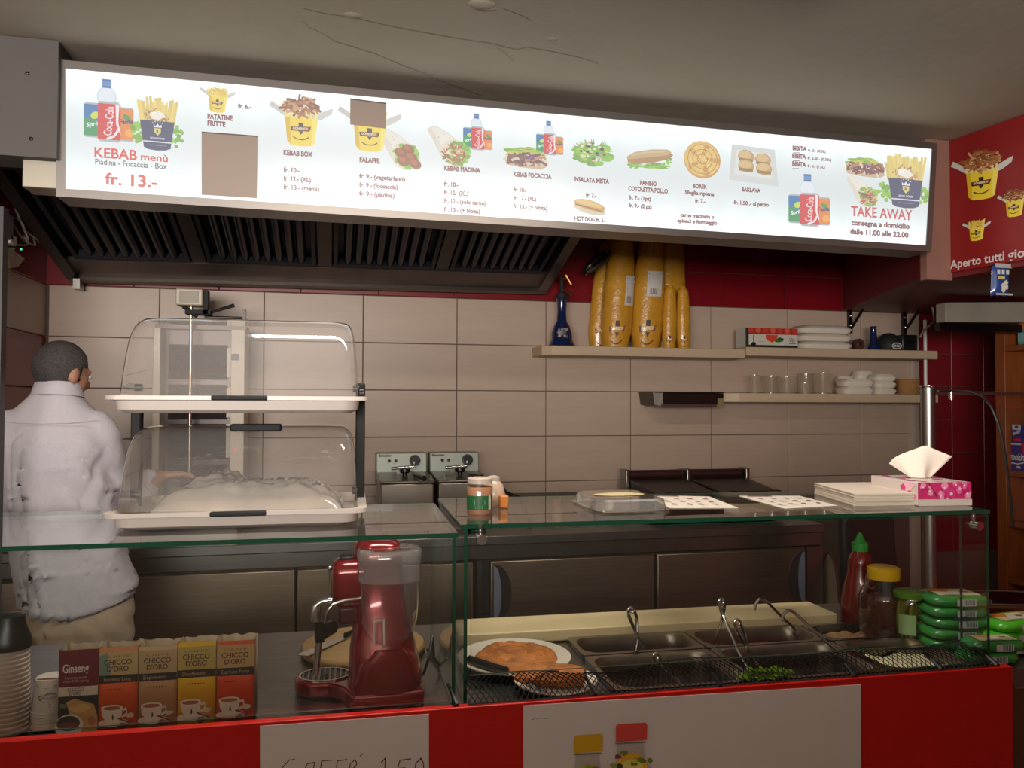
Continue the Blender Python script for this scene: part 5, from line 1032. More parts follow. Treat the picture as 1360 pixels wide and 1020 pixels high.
# base: wide foot under the tower sweeping to the round drip tray on the left
base = [(.088,-.075),(.090,.03),(.07,.09),(-.02,.10),(-.06,.085),(-.10,.105),(-.15,.115),(-.185,.10),(-.198,.07),(-.19,.035),(-.16,.012),(-.12,.008),(-.09,-.02),(-.075,-.06),(-.065,-.085),(.03,-.085)]
b = MB(CM); b.prism([MCL(x,y,.001) for x,y in base],(0,0,.034)); b.build('base', M_rm, cmx, bevel=.006, bseg=3)
b = MB(CM); b.prism([MCL(x*.98,y*.98,0) for x,y in base],(0,0,.004)); b.build('foot_rim', M_black, cmx)
R = [ering(.004,.0,.03,.084,.082), ering(.004,.0,.07,.080,.080), ering(.0,.004,.12,.074,.076), ering(-.004,.020,.18,.060,.060), ering(-.010,.026,.25,.056,.054), ering(-.012,.028,.30,.056,.052), ering(-.010,.022,.335,.058,.052), ering(-.012,.024,.352,.042,.036), ering(-.013,.024,.357,.02,.018)]
b = MB(CM); b.rings(R); b.build('tower', M_rm, cmx, ang=60)
# water tank at the near side
tx, ty = .012,-.030; R = [ering(tx,ty,.128,.022,.022,32,2.2), ering(tx,ty,.131,.036,.034,32,2.2), ering(tx,ty,.150,.052,.046,32,2.2), ering(tx,ty,.18,.062,.054,32,2.2), ering(tx,ty,.22,.067,.058,32,2.2), ering(tx,ty,.29,.070,.060,32,2.2)]
tg = glass('tank_plastic',(.93,.90,.91,1),2.2,.01,1.45,.05,(.7,.68,.7,1)); b = MB(CM); b.rings(R,cap=False); tk = b.build('water_tank', tg, cmx, ang=70)
R = [ering(tx,ty,z,rx,rx*.87,32,2.2) for z, rx in ((.272,.0715),(.276,.073),(.280,.0715),(.286,.073),(.292,.0715),(.298,.073),(.306,.0715),(.312,.073),(.334,.073),(.341,.068),(.343,.046),(.339,.040),(.339,.002))]
b = MB(CM); b.rings(R,cap=False); b.build('tank_lid', glass('tank_lid_plastic',(.84,.80,.80,1),3.0,.08,1.45,.26,(.62,.58,.58,1)), tk, ang=50)
b = MB(CM); b.tube([MCL(-.022,-.086,.142),MCL(-.022,-.091,.195),MCL(-.002,-.093,.198),MCL(-.001,-.089,.142)],.0022,6); b.build('level_mark', M_white, tk)
b = MB(CM); b.lathe([(.002,0),(.026,0),(.028,.008),(.002,.01)],MCL(tx,ty,.131),20); b.build('tank_valve', M_steel, tk)
# red collar below the tank
R = [ering(.012,-.026,.126,.040,.058), ering(.010,-.022,.095,.070,.066), ering(.008,-.012,.05,.080,.076)]
b = MB(CM); b.rings(R); b.build('tank_seat', M_rm, cmx, ang=60)
# brewing head on the left
R = [[MCL(dx, .022+dy, .258+dz) for _, dy, dz in [(0, p[0], p[1]) for p in rrect(.086*k,.110*k,.030*k,5)]] for dx, k in ((-.045,1.0),(-.085,1.0),(-.100,.97),(-.110,.86),(-.113,.6))]
b = MB(CM); b.rings(R); b.build('brew_head', M_rm, cmx, ang=50)
b = MB(CM); b.bb(MCL(-.100,-.012,.168),MCL(-.050,.055,.210)); b.build('capsule_chamber', mat('dark_red', S(70,8,16), .35), cmx, bevel=.008)
b = MB(CM); b.bb(MCL(-.098,.0,.311),MCL(-.070,.04,.318)); b.build('head_button', M_black, cmx, bevel=.003)
b = MB(CM); b.tube([MCL(-.050,-.035,.232),MCL(-.085,-.040,.231),MCL(-.110,-.040,.224),MCL(-.124,-.040,.205),MCL(-.127,-.040,.185)],.0042,8); b.build('clamp_bar', M_chrome, cmx)
b = MB(CM); b.tube([MCL(-.112,-.038,.232),MCL(-.134,-.038,.231),MCL(-.146,-.038,.222),MCL(-.148,-.038,.188)],[.007,.008,.010,.011],10); b.build('lever_arm', M_chrome, cmx)
b = MB(CM); b.cyl(MCL(-.116,-.03,.236),MCL(-.118,-.03,.296),.0032); b.build('steam_lever', M_chrome, cmx); MB(CM).ball(MCL(-.118,-.03,.300),.0065,8).build('lever_ball', M_chrome, cmx)
b = MB(CM); b.cyl(MCL(-.140,-.030,.186),MCL(-.138,-.030,.140),.012,.010); b.build('wand_grip', M_black, cmx); MB(CM).cyl(MCL(-.132,-.050,.168),MCL(-.112,-.02,.168),.018,.015,14).build('wand_knob', M_black, cmx)
b = MB(CM); b.cyl(MCL(-.140,-.030,.145),MCL(-.146,-.036,.072),.0080,.0070,12); b.build('steam_wand', M_chrome, cmx)
# drip grate
b = MB(CM); R = [[MCL(-.130+.058*k*cos(a), .062+.046*k*sin(a), z) for a in [2*pi*i/32 for i in range(32)]] for k, z in ((1,.035),(1,.039),(.93,.039),(.93,.036))]; b.rings(R,cap=False); gr_o = b.build('grate_rim', M_chrome, cmx)
b = MB(CM); b.lathe([(.002,0),(.053,0)],MCL(-.130,.062,.0357),28,cap=False,sy=.8); b.build('drip_well', M_black, gr_o)
for i in range(9):
    x = -.048+.012*i; hw = sqrt(max(0,.053**2-x*x))*.80; b = MB(CM); b.bb(MCL(-.130+x-.002,.062-hw,.036),MCL(-.130+x+.002,.062+hw,.039)); b.build('grate_bar', M_steel, gr_o)
MB(CM).lathe([(.002,0),(.009,0),(.009,.002),(.002,.002)],MCL(-.130,.058,.0392),12).build('grate_hole', M_black, gr_o)
b = MB(CM); b.tube([MCL(.086,.06,.02),MCL(.10,.09,.012),MCL(.112,.07,.06),MCL(.122,.10,.10),MCL(.128,.12,.04),MCL(.15,.16,.006),MCL(.13,.30,.006)],.004,6); b.build('power_cord', M_black, cmx)
# round wooden board behind the machine
ws, wt = st(480,850,ZT); MB(CM).lathe([(.001,0),(.160,0),(.165,.006),(.165,.014),(.160,.020),(.001,.020)],(ws+.005,.485,ZT+.0005),48).build('round_board', mat('beech_board', S(196,156,106), .5, noise_amt=.15, nscale=6, stretch=(1,8,1)), label='round wooden board lying behind the red coffee machine', cat='board')
b = MB(CM); s_, t_ = st(400,880,ZT); b.prism([(s_-.01,t_-.02,ZT+.0255),(s_+.018,t_-.035,ZT+.0255),(s_+.12,t_+.11,ZT+.0255),(s_+.10,t_+.12,ZT+.0255)],(0,0,.002)); 
sp_o = thing('steel_spatula', 'steel spatula lying across the round wooden board', 'spatula', cp(s_+.06,t_+.05,ZT+.022)); b.build('blade', M_chrome, sp_o); b = MB(CM); b.tube([(s_+.11,t_+.115,ZT+.030),(s_+.17,t_+.19,ZT+.032)],.008,8); b.build('handle', M_black, sp_o)
# ------------------------------------------------------------------ five opened coffee capsule cartons
TB = .050; edges = [(77,131),(131,183.5),(183.5,235.5),(235.5,287),(287,338.5)]
tops = [863,860,858,853,851]
M_kraft = mat('carton_inside', S(126,104,82), .7, noise_amt=.1); lab = ['dark red ginseng capsule carton beside the paper cups','left orange capsule carton, next to the ginseng one','beige capsule carton in the middle of the row','yellow capsule carton between the beige and orange ones','right orange capsule carton at the end of the row']
bases = [S(96,14,24),S(206,80,30),S(176,132,90),S(216,164,16),S(206,66,22)]
for i, ((xa_, xb_), yt) in enumerate(zip(edges, tops)):
    A_ = at_t((xa_+xb_)/2, 972-i*3.5, TB); s0 = (at_t(xa_,920,TB)-CA).dot(CU)+.0012; s1 = (at_t(xb_,920,TB)-CA).dot(CU)-.0012; w = s1-s0; zt = at_t((xa_+xb_)/2,yt,TB).z; h = zt-ZT; d = .046
    t = thing('capsule_carton', lab[i], 'carton', cp((s0+s1)/2,TB+d/2,ZT), 'opened coffee capsule cartons')
    tk_ = .0012; b = MB(CM); z0 = ZT+.0005; rn = random.Random(20+i)
    m_ = mat('carton%d'%i, bases[i], .5)
    def wall(p0, p1, m_in, jag):
        n_ = 9; V_ = []; 
        for k in range(n_+1):
            f = k/n_; x = p0[0]+(p1[0]-p0[0])*f; y = p0[1]+(p1[1]-p0[1])*f; V_ += [(x,y,z0),(x,y,zt+jag*rn.uniform(-1,1))]
        return V_, [(2*k,2*k+2,2*k+3,2*k+1) for k in range(n_)]
    for (p0, p1, jag) in (((s0,TB),(s1,TB),.0008),((s0,TB+d),(s1,TB+d),.003),((s0,TB),(s0,TB+d),.002),((s1,TB),(s1,TB+d),.002)):
        V_, F_ = wall(p0,p1,None,jag); bw = MB(CM); bw.add(V_,F_); o = bw.build('carton_wall', [m_, M_kraft], t); md = o.modifiers.new('card','SOLIDIFY'); md.thickness = .0014; md.offset = 0; md.material_offset = 0
        for s_ in o.data.polygons: s_.material_index = 0 if (p0[1] == p1[1] == TB) else 1
    b = MB(CM); b.bb((s0,TB,z0),(s1,TB+d,z0+.002)); b.build('carton_bottom', M_kraft, t)
    pr = Print(lambda u,v,l: CM @ Vector((s0+u*w, TB-.0012-l, z0+(1-v)*h)), .00003); K = lambda *c: S(*c)
    if i == 0:
        pr.rect(0,0,1,.46,K(96,14,24)); pr.rect(0,.44,1,.55,K(196,180,164)); pr.rect(0,.55,1,1,K(30,30,36)); pr.text('Ginseng',.10,.27,.10,K(206,190,180),w=.66,bold=.02); pr.text('Preparato per bevanda',.16,.345,.030,K(190,160,150),w=.56); pr.text('al gusto di caffè e ginseng',.12,.385,.030,K(190,160,150),w=.64); pr.text('CHICCO',.22,.495,.04,K(60,40,36),w=.42,bold=.01); pr.text("D'ORO",.28,.54,.04,K(60,40,36),w=.30,bold=.01)
        pr.poly([(.2,.62),(.4,.58),(.9,.66),(1,.8),(1,1),(.55,1),(.3,.78)],K(176,136,84)); pr.blob(.55,.70,.25,.05,K(196,160,104),12,.2,rn); pr.blob(.85,.85,.1,.06,K(150,100,60),12,.2,rn); pr.ell(.28,.90,.36,.14,K(200,196,190)); pr.ell(.26,.87,.30,.09,K(26,22,26)); pr.blob(.12,.66,.10,.03,K(96,120,80),10,.3,rn)
    else:
        band = (K(180,150,104),K(172,140,100),K(172,146,80),K(176,140,90))[i-1]; pr.rect(0,0,1,.33,band); pr.rect(0,0,1,.05,(K(200,130,84),K(190,160,120),K(214,170,20),K(196,84,40))[i-1]); 
        if i == 1: pr.poly([(0,.1),(.2,.05),(.3,.33),(0,.33)],K(110,130,116))
        pr.rect(0,.33,1,.425,K(40,30,28)); pr.text('CAFFÈ',.18,.12,.028,K(120,84,50),w=.62); pr.text('CHICCO',.12,.205,.062,K(64,40,26),w=.72,bold=.02); pr.text("D'ORO",.20,.285,.062,K(64,40,26),w=.56,bold=.02)
        pr.text(('Espresso Long','Espresso','Decaffeinato','Espresso Forte')[i-1],.12,.40,.045,K(176,150,116),w=(.7,.6,.6,.74)[i-1])
        for k in range(7): pr.ell(.24+.075*k,.50,.022,.010,K(90,44,24) if k < (5,6,5,4)[i-1] else K(170,100,50),8)
        pr.ell(.38,.90,.40,.05,K(196,184,172)); pr.poly([(.06,.72),(.62,.72),(.60,.82),(.48,.90),(.22,.90),(.10,.82)],K(206,194,182)); pr.ell(.34,.72,.28,.035,K(220,210,198)); pr.ell(.34,.725,.23,.024,K(150,90,50)); pr.line([(.62,.75),(.72,.74),(.73,.80),(.60,.84)],.03,K(206,194,182))
        pr.poly([(.34,.84),(.36,.79),(.40,.84),(.36,.87)],K(40,26,20)); pr.blob(.62,.94,.12,.04,K(84,44,26),12,.2,rn); pr.line([(.50,.85),(.86,.92)],.02,K(60,32,22)); pr.blob(.80,.82,.12,.03,K(196,180,160),10,.3,rn)
    pr.build('printed_front', print_mat('print_carton',0,.42), t)
# ------------------------------------------------------------------ paper cups at the far left
p = at_t(58,978,.075); s_ = (p-CA).dot(CU); m = mpp(p); rT = 19*m; rB = 24*m; h_ = at_t(58,906,.075).z-ZT
for i in range(6):
    z0 = ZT+.0005+i*.0062; hh = h_-i*.0 if i == 5 else h_*.62
    last = i == 5; H_ = h_-.031 if last else .05
    t = thing('printed_paper_cup', 'upturned white paper cup with cup drawing, '+('topmost of the nest' if last else 'rim number %s from the bottom of the nest'%('one two three four five'.split()[i])), 'paper cup', cp(s_,.075+rB,z0), 'nested printed paper cups')
    cy = .075+rB; prof = [(rB,.0),(rB+.0015,.001),(rB+.0015,.0035),(rB*.985,.005)] + ([(rT,H_-.004),(rT,H_-.0015),(rT*.95,H_),(rT*.90,H_-.004),(.001,H_-.0045)] if last else [(rB*.975,.0062),(rB*.9,.0062)])
    MB(CM).lathe(prof,(s_,cy,z0),28).build('cup_body', mat('cup_paper', S(190,180,172), .6), t)
    if last:
        pr = Print(lambda u,v,l: CM @ Vector((s_+((rB+(rT-rB)*v)*1.01+.0006+l)*sin(u), cy-((rB+(rT-rB)*v)*1.01+.0006+l)*cos(u), z0+H_*v)), .00003)
        pr.poly([(-1.3,.97),(1.3,.97),(1.1,.90),(.6,.80),(.0,.76),(-.6,.80),(-1.1,.90)],S(110,40,44)); ik = S(70,58,56); pr.blob(.25,.52,.42,.09,S(150,138,132),14,.15,rn); pr.line([(-.2,.58),(-.4,.52),(-.3,.45),(-.1,.48)],.03,ik); pr.line([(-.35,.45),(-.1,.38),(.3,.38)],.02,ik); pr.line([(.2,.34),(.3,.28),(.2,.22)],.02,ik); pr.line([(.0,.6),(.3,.64),(.6,.58)],.02,ik); pr.build('printed_drawing', M_p, t)
p = at_t(8,985,.05); s_ = (p-CA).dot(CU)-.012; rr = .040
ORD = 'first second third fourth fifth sixth seventh eighth ninth tenth eleventh twelfth thirteenth fourteenth fifteenth sixteenth seventeenth eighteenth'.split(); nC = 18; zt_ = at_t(8,868,.05).z; ph = (zt_-ZT)/nC; M_kc = mat('ribbed_cup', S(176,158,146), .6)
for i in range(nC):
    z0 = ZT+.0005+i*ph; k = 1-.006*i
    MB(CM).lathe([(rr*.93*k,0),(rr*.97*k,ph*.45),(rr*1.0*k,ph*.62),(rr*1.0*k,ph*.9),(rr*.94*k,ph*.985)],(s_,.05+rr,z0),26).build('paper_cup', M_kc, label='plain paper cup, %s from the bottom of the tall left stack'%ORD[i], cat='paper cup', group='tall stack of plain cups')
t = thing('black_cup_lid_stack', 'black plastic lid holder on top of the plain cup stack', 'lid', cp(s_,.05+rr,zt_)); MB(CM).lathe([(rr*.98,0),(rr*1.0,.004),(rr*.95,.02),(rr*.70,.045),(rr*.66,.065),(rr*.3,.07),(.001,.07)],(s_,.05+rr,zt_+.0005),26).build('dome_lid', M_black, t)
# ------------------------------------------------------------------ right side: pole, curved glass, wooden unit, chair
pb = at_z(1235,793,ZT); zpt = at_y(1235,515,pb.y).z
pl = thing('steel_pole', 'upright brushed steel pole carrying the curved glass', 'pole', (pb.x,pb.y,ZT)); MB().cyl((pb.x,pb.y,ZT),(pb.x,pb.y,zpt),.024,.024,28).build('tube', M_steel, pl); MB().lathe([(.024,0),(.025,.002),(.025,.008),(.002,.009)],(pb.x,pb.y,zpt),28).build('end_cap', M_chrome, pl); MB().lathe([(.045,0),(.045,.006),(.026,.01)],(pb.x,pb.y,ZT),28).build('flange', M_steel, pl)
cg_o = thing('curved_glass_guard', 'curved glass sneeze guard running right from the steel pole', 'glass guard', (pb.x+.5,pb.y-.2,ZT+.02)); Xp = pb.x+.01
prof = [at_x(x,y,Xp) for x,y in ((1228,520),(1262,519),(1288,520),(1305,527),(1317,541),(1326,562),(1332,586),(1336,612),(1341,650),(1346,700))]
def curve_glass(P, L_, th=.006):
    b = MB(); n_ = len(P); V_ = [Vector((Xp,p.y,p.z)) for p in P]+[Vector((Xp+L_,p.y,p.z)) for p in P]; b.add(V_,[(i,i+1,n_+i+1,n_+i) for i in range(n_-1)]); o = b.build('curved_pane', G, cg_o, ang=60); 
    b = MB(); b.tube([Vector((Xp,p.y,p.z)) for p in P],.0042,6); b.build('pane_edge', mat('dark_edge', S(24,26,26), .3), cg_o)
curve_glass(prof, 1.2)
q = at_x(1262,519,Xp); MB().cyl((Xp+.004,q.y,q.z-.004),(Xp+.004,q.y,q.z-.03),.008).build('glass_clamp', M_chrome, cg_o)
MB().bb((Xp,prof[0].y-.02,prof[0].z-.012),(Xp+1.2,prof[0].y+.012,prof[0].z-.002)).build('top_rail', M_steel, cg_o)
# wooden shelving at the right edge
Xu = at_y(1323,600,3.62).x; yA = 3.62; yB = at_x(1336,600,Xu).y; yE = yB-.9; zt_ = 2.085
wu = thing('wooden_shelf_unit', 'orange wooden shelf unit at the right edge of the picture', 'shelf unit', (Xu+.15,(yA+yE)/2,0))
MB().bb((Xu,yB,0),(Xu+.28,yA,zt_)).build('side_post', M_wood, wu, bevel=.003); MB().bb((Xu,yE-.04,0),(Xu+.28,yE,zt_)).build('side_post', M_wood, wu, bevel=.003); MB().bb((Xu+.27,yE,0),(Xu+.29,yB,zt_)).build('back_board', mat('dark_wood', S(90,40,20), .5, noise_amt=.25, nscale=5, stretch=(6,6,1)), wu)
zs = [at_x(1340,y,Xu).z for y in (462,628,695,770)]
for z in zs: MB().bb((Xu+.004,yE,z-.018),(Xu+.27,yB,z+.014)).build('shelf_board', M_wood, wu, bevel=.003)
xb0 = Xu+.035; y1_ = at_x(1337,600,xb0).y-.004; y0_ = y1_-.15; zb1 = zs[1]+.0145; hS = at_x(1337,588,xb0).z-zb1
def fx(u, v, l, y1, y0, zb, h): return Vector((xb0-.001-l, y1+(y0-y1)*u, zb+(1-v)*h))
t = thing('rolling_paper_box', 'blue and red rolling paper box on the wooden shelf', 'box', (xb0+.05,(y0_+y1_)/2,zb1)); M_sm = mat('smoking_blue', S(28,40,120), .4); MB().bb((xb0,y0_,zb1),(xb0+.09,y1_,zb1+hS)).build('box', M_sm, t)
pr = Print(lambda u,v,l: fx(u,v,l,y1_,y0_,zb1,hS)); pr.poly([(.6,0),(1,0),(1,1),(.8,1)],S(186,30,36)); pr.rect(0,.0,.6,.06,S(190,190,196)); pr.text('Smoking',.03,.62,.26,S(226,222,220),w=.80,bold=.02,italic=.25); pr.line([(.05,.72),(.45,.76),(.85,.66)],.035,S(226,222,220)); pr.rect(.4,.84,.56,.92,S(206,206,210)); pr.build('printed_front', M_p, t)
zb2 = zb1+hS+.001; ya = y1_-.035; t = thing('paper_packet', 'small blue rolling paper packet standing on the box', 'packet', (xb0+.03,ya-.03,zb2)); MB().bb((xb0,ya-.055,zb2),(xb0+.03,ya,zb2+.10)).build('packet', M_sm, t)
pr = Print(lambda u,v,l: fx(u,v,l,ya,ya-.055,zb2,.10)); pr.rect(0,0,1,.28,S(196,196,204)); pr.rect(.3,.06,.7,.2,S(40,50,120)); pr.text('Smoking',.05,.6,.2,S(230,226,224),w=.9,bold=.02,slope=-.2); pr.rect(.2,.74,1,.9,S(186,30,36)); pr.build('printed_front', M_p, t)
y2_ = at_x(1352,440,Xu+.05).y; t = thing('fruit_carton', 'small teal carton on the top wooden shelf', 'carton', (Xu+.08,y2_-.05,zs[0]+.0145)); hF = at_x(1354,415,Xu+.05).z-zs[0]-.0145; MB().bb((Xu+.05,y2_-.11,zs[0]+.0145),(Xu+.12,y2_,zs[0]+.0145+hF)).build('box', mat('teal_box', S(96,150,150), .45), t)
pr = Print(lambda u,v,l: Vector((Xu+.049-l, y2_-.11*u, zs[0]+.0145+(1-v)*hF))); pr.rect(0,.1,1,.5,S(170,70,56)); pr.blob(.4,.4,.25,.15,S(206,120,70),12,.2); pr.rect(0,.62,1,.9,S(120,170,166)); pr.build('printed_front', M_p, t)
# snack bag hung from the beam
q = at_y(1328,372,2.62); m = mpp(q); V_ = []; w, h = 14*m, 21*m; b = MB(); N1, N2 = 10, 12
for sgn in (-1,1):
    for i in range(N1+1):
        for j in range(N2+1):
            u = -1+2*i/N1; v = -1+2*j/N2; V_.append((q.x+w*u+.004*v, q.y+sgn*.018*max(0,(1-u**4))*max(0,(1-v**6)), q.z+h*v+.003*sin(u*9)*abs(v)))
K_ = (N1+1)*(N2+1); F_ = []
for o_ in (0,K_):
    for i in range(N1):
        for j in range(N2): a0 = o_+i*(N2+1)+j; F_.append((a0,a0+N2+1,a0+N2+2,a0+1))
b.add(V_,F_); sg = thing('snack_bag', 'small blue and white snack bag hanging from the beam edge', 'snack bag', (q.x,q.y,q.z-h)); b.build('bag', mat('snack_blue', S(40,66,130), .3, coat=.4), sg)
pr = Print(lambda u,v,l: Vector((q.x+w*u, q.y-.020-l, q.z-h*v))); pr.rect(-.95,-1,.95,-.72,S(176,176,170)); 
for k in range(3): pr.rect(-.75+k*.5,-.62,-.42+k*.5,-.32,S(206,206,206))
pr.rect(-.7,-.2,.1,.0,S(200,190,120))
for k in range(7): pr.blob(.25+random.uniform(-.4,.4),.42+random.uniform(-.3,.3),.22,.16,S(214,208,190),9,.3)
pr.rect(-.95,.88,.95,1,S(176,176,170)); pr.build('printed_front', M_p, sg)
MB().cyl((q.x,q.y,q.z+h),(q.x,q.y,zb-.001),.0015,.0015,6).build('hanging_string', M_white, sg)
# black chair behind the counter end
yc = 3.05; cA = at_y(1158,740,yc); ch = thing('black_chair', 'black chair with rounded backrest behind the sauces', 'chair', (cA.x+.1,yc-.05,0))
xl = at_y(1124,740,yc).x; xr_ = at_y(1194,740,yc).x; ztop = at_y(1158,672,yc).z; zb_ = .62
P = []
for i in range(25):
    a = pi*i/24; P.append(((xl+xr_)/2+(xr_-xl)/2*max(-1,min(1,1.1*cos(a))), yc+.02, ztop-.16+.16*sin(a)**.7))
P = [(P[0][0]-.01,yc,zb_)][:0]+P+[(xl+.01,yc,zb_),(xr_+.02,yc,zb_)]
b = MB(); b.prism(P,(0,.045,0)); b.build('backrest', M_rubber, ch, bevel=.012)
sxa = at_y(1180,775,yc-.2).x; zs_ = .60; b = MB(); b.rings([rrect(.44,.42,.1,5,(xl+xr_)/2+.14,yc-.20,zs_-.06),rrect(.46,.44,.1,5,(xl+xr_)/2+.14,yc-.20,zs_-.02),rrect(.42,.40,.1,5,(xl+xr_)/2+.14,yc-.20,zs_+.01)]); b.build('seat', M_rubber, ch)
for dx, dy in ((-.05,-.02),(.33,-.02),(-.05,-.37),(.33,-.37)): MB().cyl(((xl+xr_)/2+dx,yc+dy,0),((xl+xr_)/2+dx,yc+dy,zs_-.05),.014).build('leg', M_black, ch)
b = MB(); b.cyl(((xl+xr_)/2,yc+.02,zs_-.08),((xl+xr_)/2,yc+.02,zb_+.05),.02); b.build('back_support', M_black, ch)
# leaning white tray with brown rim beside the refrigerated counter
q = at_y(1108,765,3.45); b = MB(); t = thing('leaning_tray', 'white oval tray with brown rim leaning by the refrigerated counter end', 'tray', (xr+.045,3.5,.0))
E_ = [(xr+.03+.0*cos(a), 3.50+.16*cos(a), .56+.26*sin(a)) for a in [2*pi*i/32 for i in range(32)]]; E_ = [(xr+.05+.045*cos(a), 3.52+.14*cos(a)-.0, .50+.30*sin(a)) for a in [2*pi*i/32 for i in range(32)]]
b.prism(E_,(.008,0,0)); b.build('face', mat('tray_face', S(190,170,146), .45), t); b = MB(); b.tube([Vector(p)+Vector((.004,0,0)) for p in E_],.008,8,close=True); b.build('rim', mat('rim_brown', S(86,54,38), .4), t)
b = MB(); b.bb((xr+.02,3.36,.0),(xr+.09,3.68,.20)); b.build('stand', M_rubber, t)
# ------------------------------------------------------------------ man at the grill, seen from behind
YM = 3.0; base_n = at_y(74,520,YM); X0 = base_n.x; 
man = thing('person', 'man in pale grey-white shirt and beige trousers facing the grill', 'person', (X0+.06,YM,0))
def loft(R_list, n=28, e=2.3):
    b = MB(); R = []
    for cx, cy, z, rx, ry in R_list:
        P = []
        for i in range(n):
            a = 2*pi*i/n; c, s_ = cos(a), sin(a); P.append((X0+cx+rx*(abs(c)**(2/e))*(1 if c >= 0 else -1), YM+cy+ry*(abs(s_)**(2/e))*(1 if s_ >= 0 else -1), z))
        R.append(P)
    return b.rings(R)
def limb(pts, rad, n=16):
    P = [Vector(p)+Vector((X0,YM,0)) for p in pts]; F = []; RR = []
    for i in range(len(P)-1):
        for k in range(6):
            f = k/6; a = P[max(i-1,0)]; b = P[i]; c = P[i+1]; d = P[min(i+2,len(P)-1)]
            F.append(.5*((2*b)+(c-a)*f+(2*a-5*b+4*c-d)*f*f+(3*b-a-3*c+d)*f**3)); RR.append(rad[i]+(rad[i+1]-rad[i])*f)
    F.append(P[-1]); RR.append(rad[-1]); b = MB(); b.tube(F,RR,n); return b
def fuse(parts, name, m, voxel, parent, smooth=6, wr=None, cut=None, mats=None, pick=None):
    b = MB()
    for p in parts: b.add(p.v, p.f)
    o = b.build(name+'_tmp', m, origin=(0,0,0)); md = o.modifiers.new('r','REMESH'); md.mode = 'VOXEL'; md.voxel_size = voxel; md.use_smooth_shade = True
    sm = o.modifiers.new('s','SMOOTH'); sm.iterations = smooth; sm.factor = .5
    dg = bpy.context.evaluated_depsgraph_get(); dg.update(); me = bpy.data.meshes.new_from_object(o.evaluated_get(dg)); bpy.data.objects.remove(o)
    me.name = name; off = OFF[parent]
    for v in me.vertices:
        co = v.co.copy()
        if wr: co = co + wr(co, v.normal)
        v.co = co-off
    me.materials.clear()
    for mm in (mats or [m]): me.materials.append(mm)
    for p in me.polygons:
        p.use_smooth = True; p.material_index = pick(p.center+off) if pick else 0
    o = bpy.data.objects.new(name, me); COL.objects.link(o); o.parent = parent; OFF[o] = off; return o
M_skin = mat('skin', S(168,120,96), .55, noise_amt=.08, nscale=20, sss=.08)
# joints (x right, y towards the grill, z up), relative to the neck base
SHL, SHR = (-.155,.0,1.475), (.150,-.005,1.475)
hand = at_y(233,628,3.42); HX_ = (hand.x-X0, .42, hand.z)
ELR = (.180,.10,1.19); WRR = (HX_[0]-.045, .36, HX_[2]-.005)
ELL = (-.205,.06,1.17); WRL = (-.20,.32,1.14)
head_c = at_y(82,497,YM); hx, hz = head_c.x-X0, head_c.z
HA = -.70       # head turned to his right
def HM(x, y, z):
    c, s_ = cos(HA), sin(HA); y2 = y*cos(.22)+z*sin(.22)*1.0; z2 = z*cos(.22)-y*sin(.22)
    return Vector((X0+hx+.93*(c*x-s_*y2), YM+.015+.93*(s_*x+c*y2), hz+.93*z2+.004))
def hball(c, r, sc, n=12):
    b = MB(); b.ball((0,0,0), r, n, sc=sc); b.v = [HM(c[0]+v.x, c[1]+v.y, c[2]+v.z) for v in b.v]; return b
skull = hball((0,-.012,.018),1,(.076,.094,.094),16); jaw = hball((0,.028,-.058),1,(.056,.058,.060)); cheek = hball((0,.035,-.02),1,(.064,.058,.07)); nose = hball((0,.098,-.022),1,(.014,.020,.022)); brow = hball((0,.078,.022),1,(.05,.016,.012)); chin = hball((0,.066,-.098),1,(.026,.022,.018)); lips = hball((0,.086,-.066),1,(.024,.010,.012))
ears = [hball((sx*.078,-.004,-.012),1,(.010,.020,.033)) for sx in (-1,1)]
neck = limb([(.0,.0,1.52),(hx*.5,.0,1.58),(hx,.0,hz-.04)],[.066,.058,.056])
torso = loft([(.055,.0,.80,.15,.10),(.05,0,.95,.155,.11),(.03,0,1.15,.15,.105),(.01,0,1.32,.165,.105),(0,0,1.46,.15,.085),(0,0,1.54,.07,.06)])
def hand_parts(W_, d, sidev, upv):
    W_ = Vector(W_); d = Vector(d).normalized(); sd = Vector(sidev).normalized(); upn = Vector(upv).normalized(); out = []
    def T(a, b_, c): return W_+d*a+sd*b_+upn*c
    b = MB(); R = []
    for a, w, th in ((-.02,.024,.020),(.0,.028,.018),(.04,.042,.016),(.08,.043,.014),(.092,.038,.011)): R.append([T(a, w*cos(t), th*sin(t))+Vector((X0,YM,0)) for t in [2*pi*i/14 for i in range(14)]])
    out.append(b.rings(R))
    for k, (off, L_) in enumerate(((-.031,.066),(-.010,.076),(.011,.070),(.031,.054))):
        P = [T(.082,off,.0),T(.09+L_*.4,off*1.06,-.008),T(.09+L_*.75,off*1.08,-.026),T(.09+L_*.92,off*1.08,-.044)]; m_ = MB(); m_.tube([p+Vector((X0,YM,0)) for p in P],[.0095,.009,.0085,.007],10); out.append(m_)
    P = [T(.02,-.034,-.002),T(.05,-.056,-.014),T(.078,-.060,-.028)]; m_ = MB(); m_.tube([p+Vector((X0,YM,0)) for p in P],[.0115,.0105,.008],10); out.append(m_)
    return out
armR = limb([(.12,-.005,1.44),ELR,WRR],[.045,.040,.028]); armL = limb([(-.12,0,1.44),ELL,WRL],[.045,.040,.028])
legs = [limb([(.055+sx*.088,.0,.86),(.06+sx*.095,.02,.48),(.06+sx*.10,.0,.09)],[.085,.058,.042]) for sx in (-1,1)]
feet = [limb([(.06+sx*.10,-.04,.045),(.06+sx*.105,.06,.04),(.06+sx*.115,.17,.03)],[.038,.040,.030]) for sx in (-1,1)]
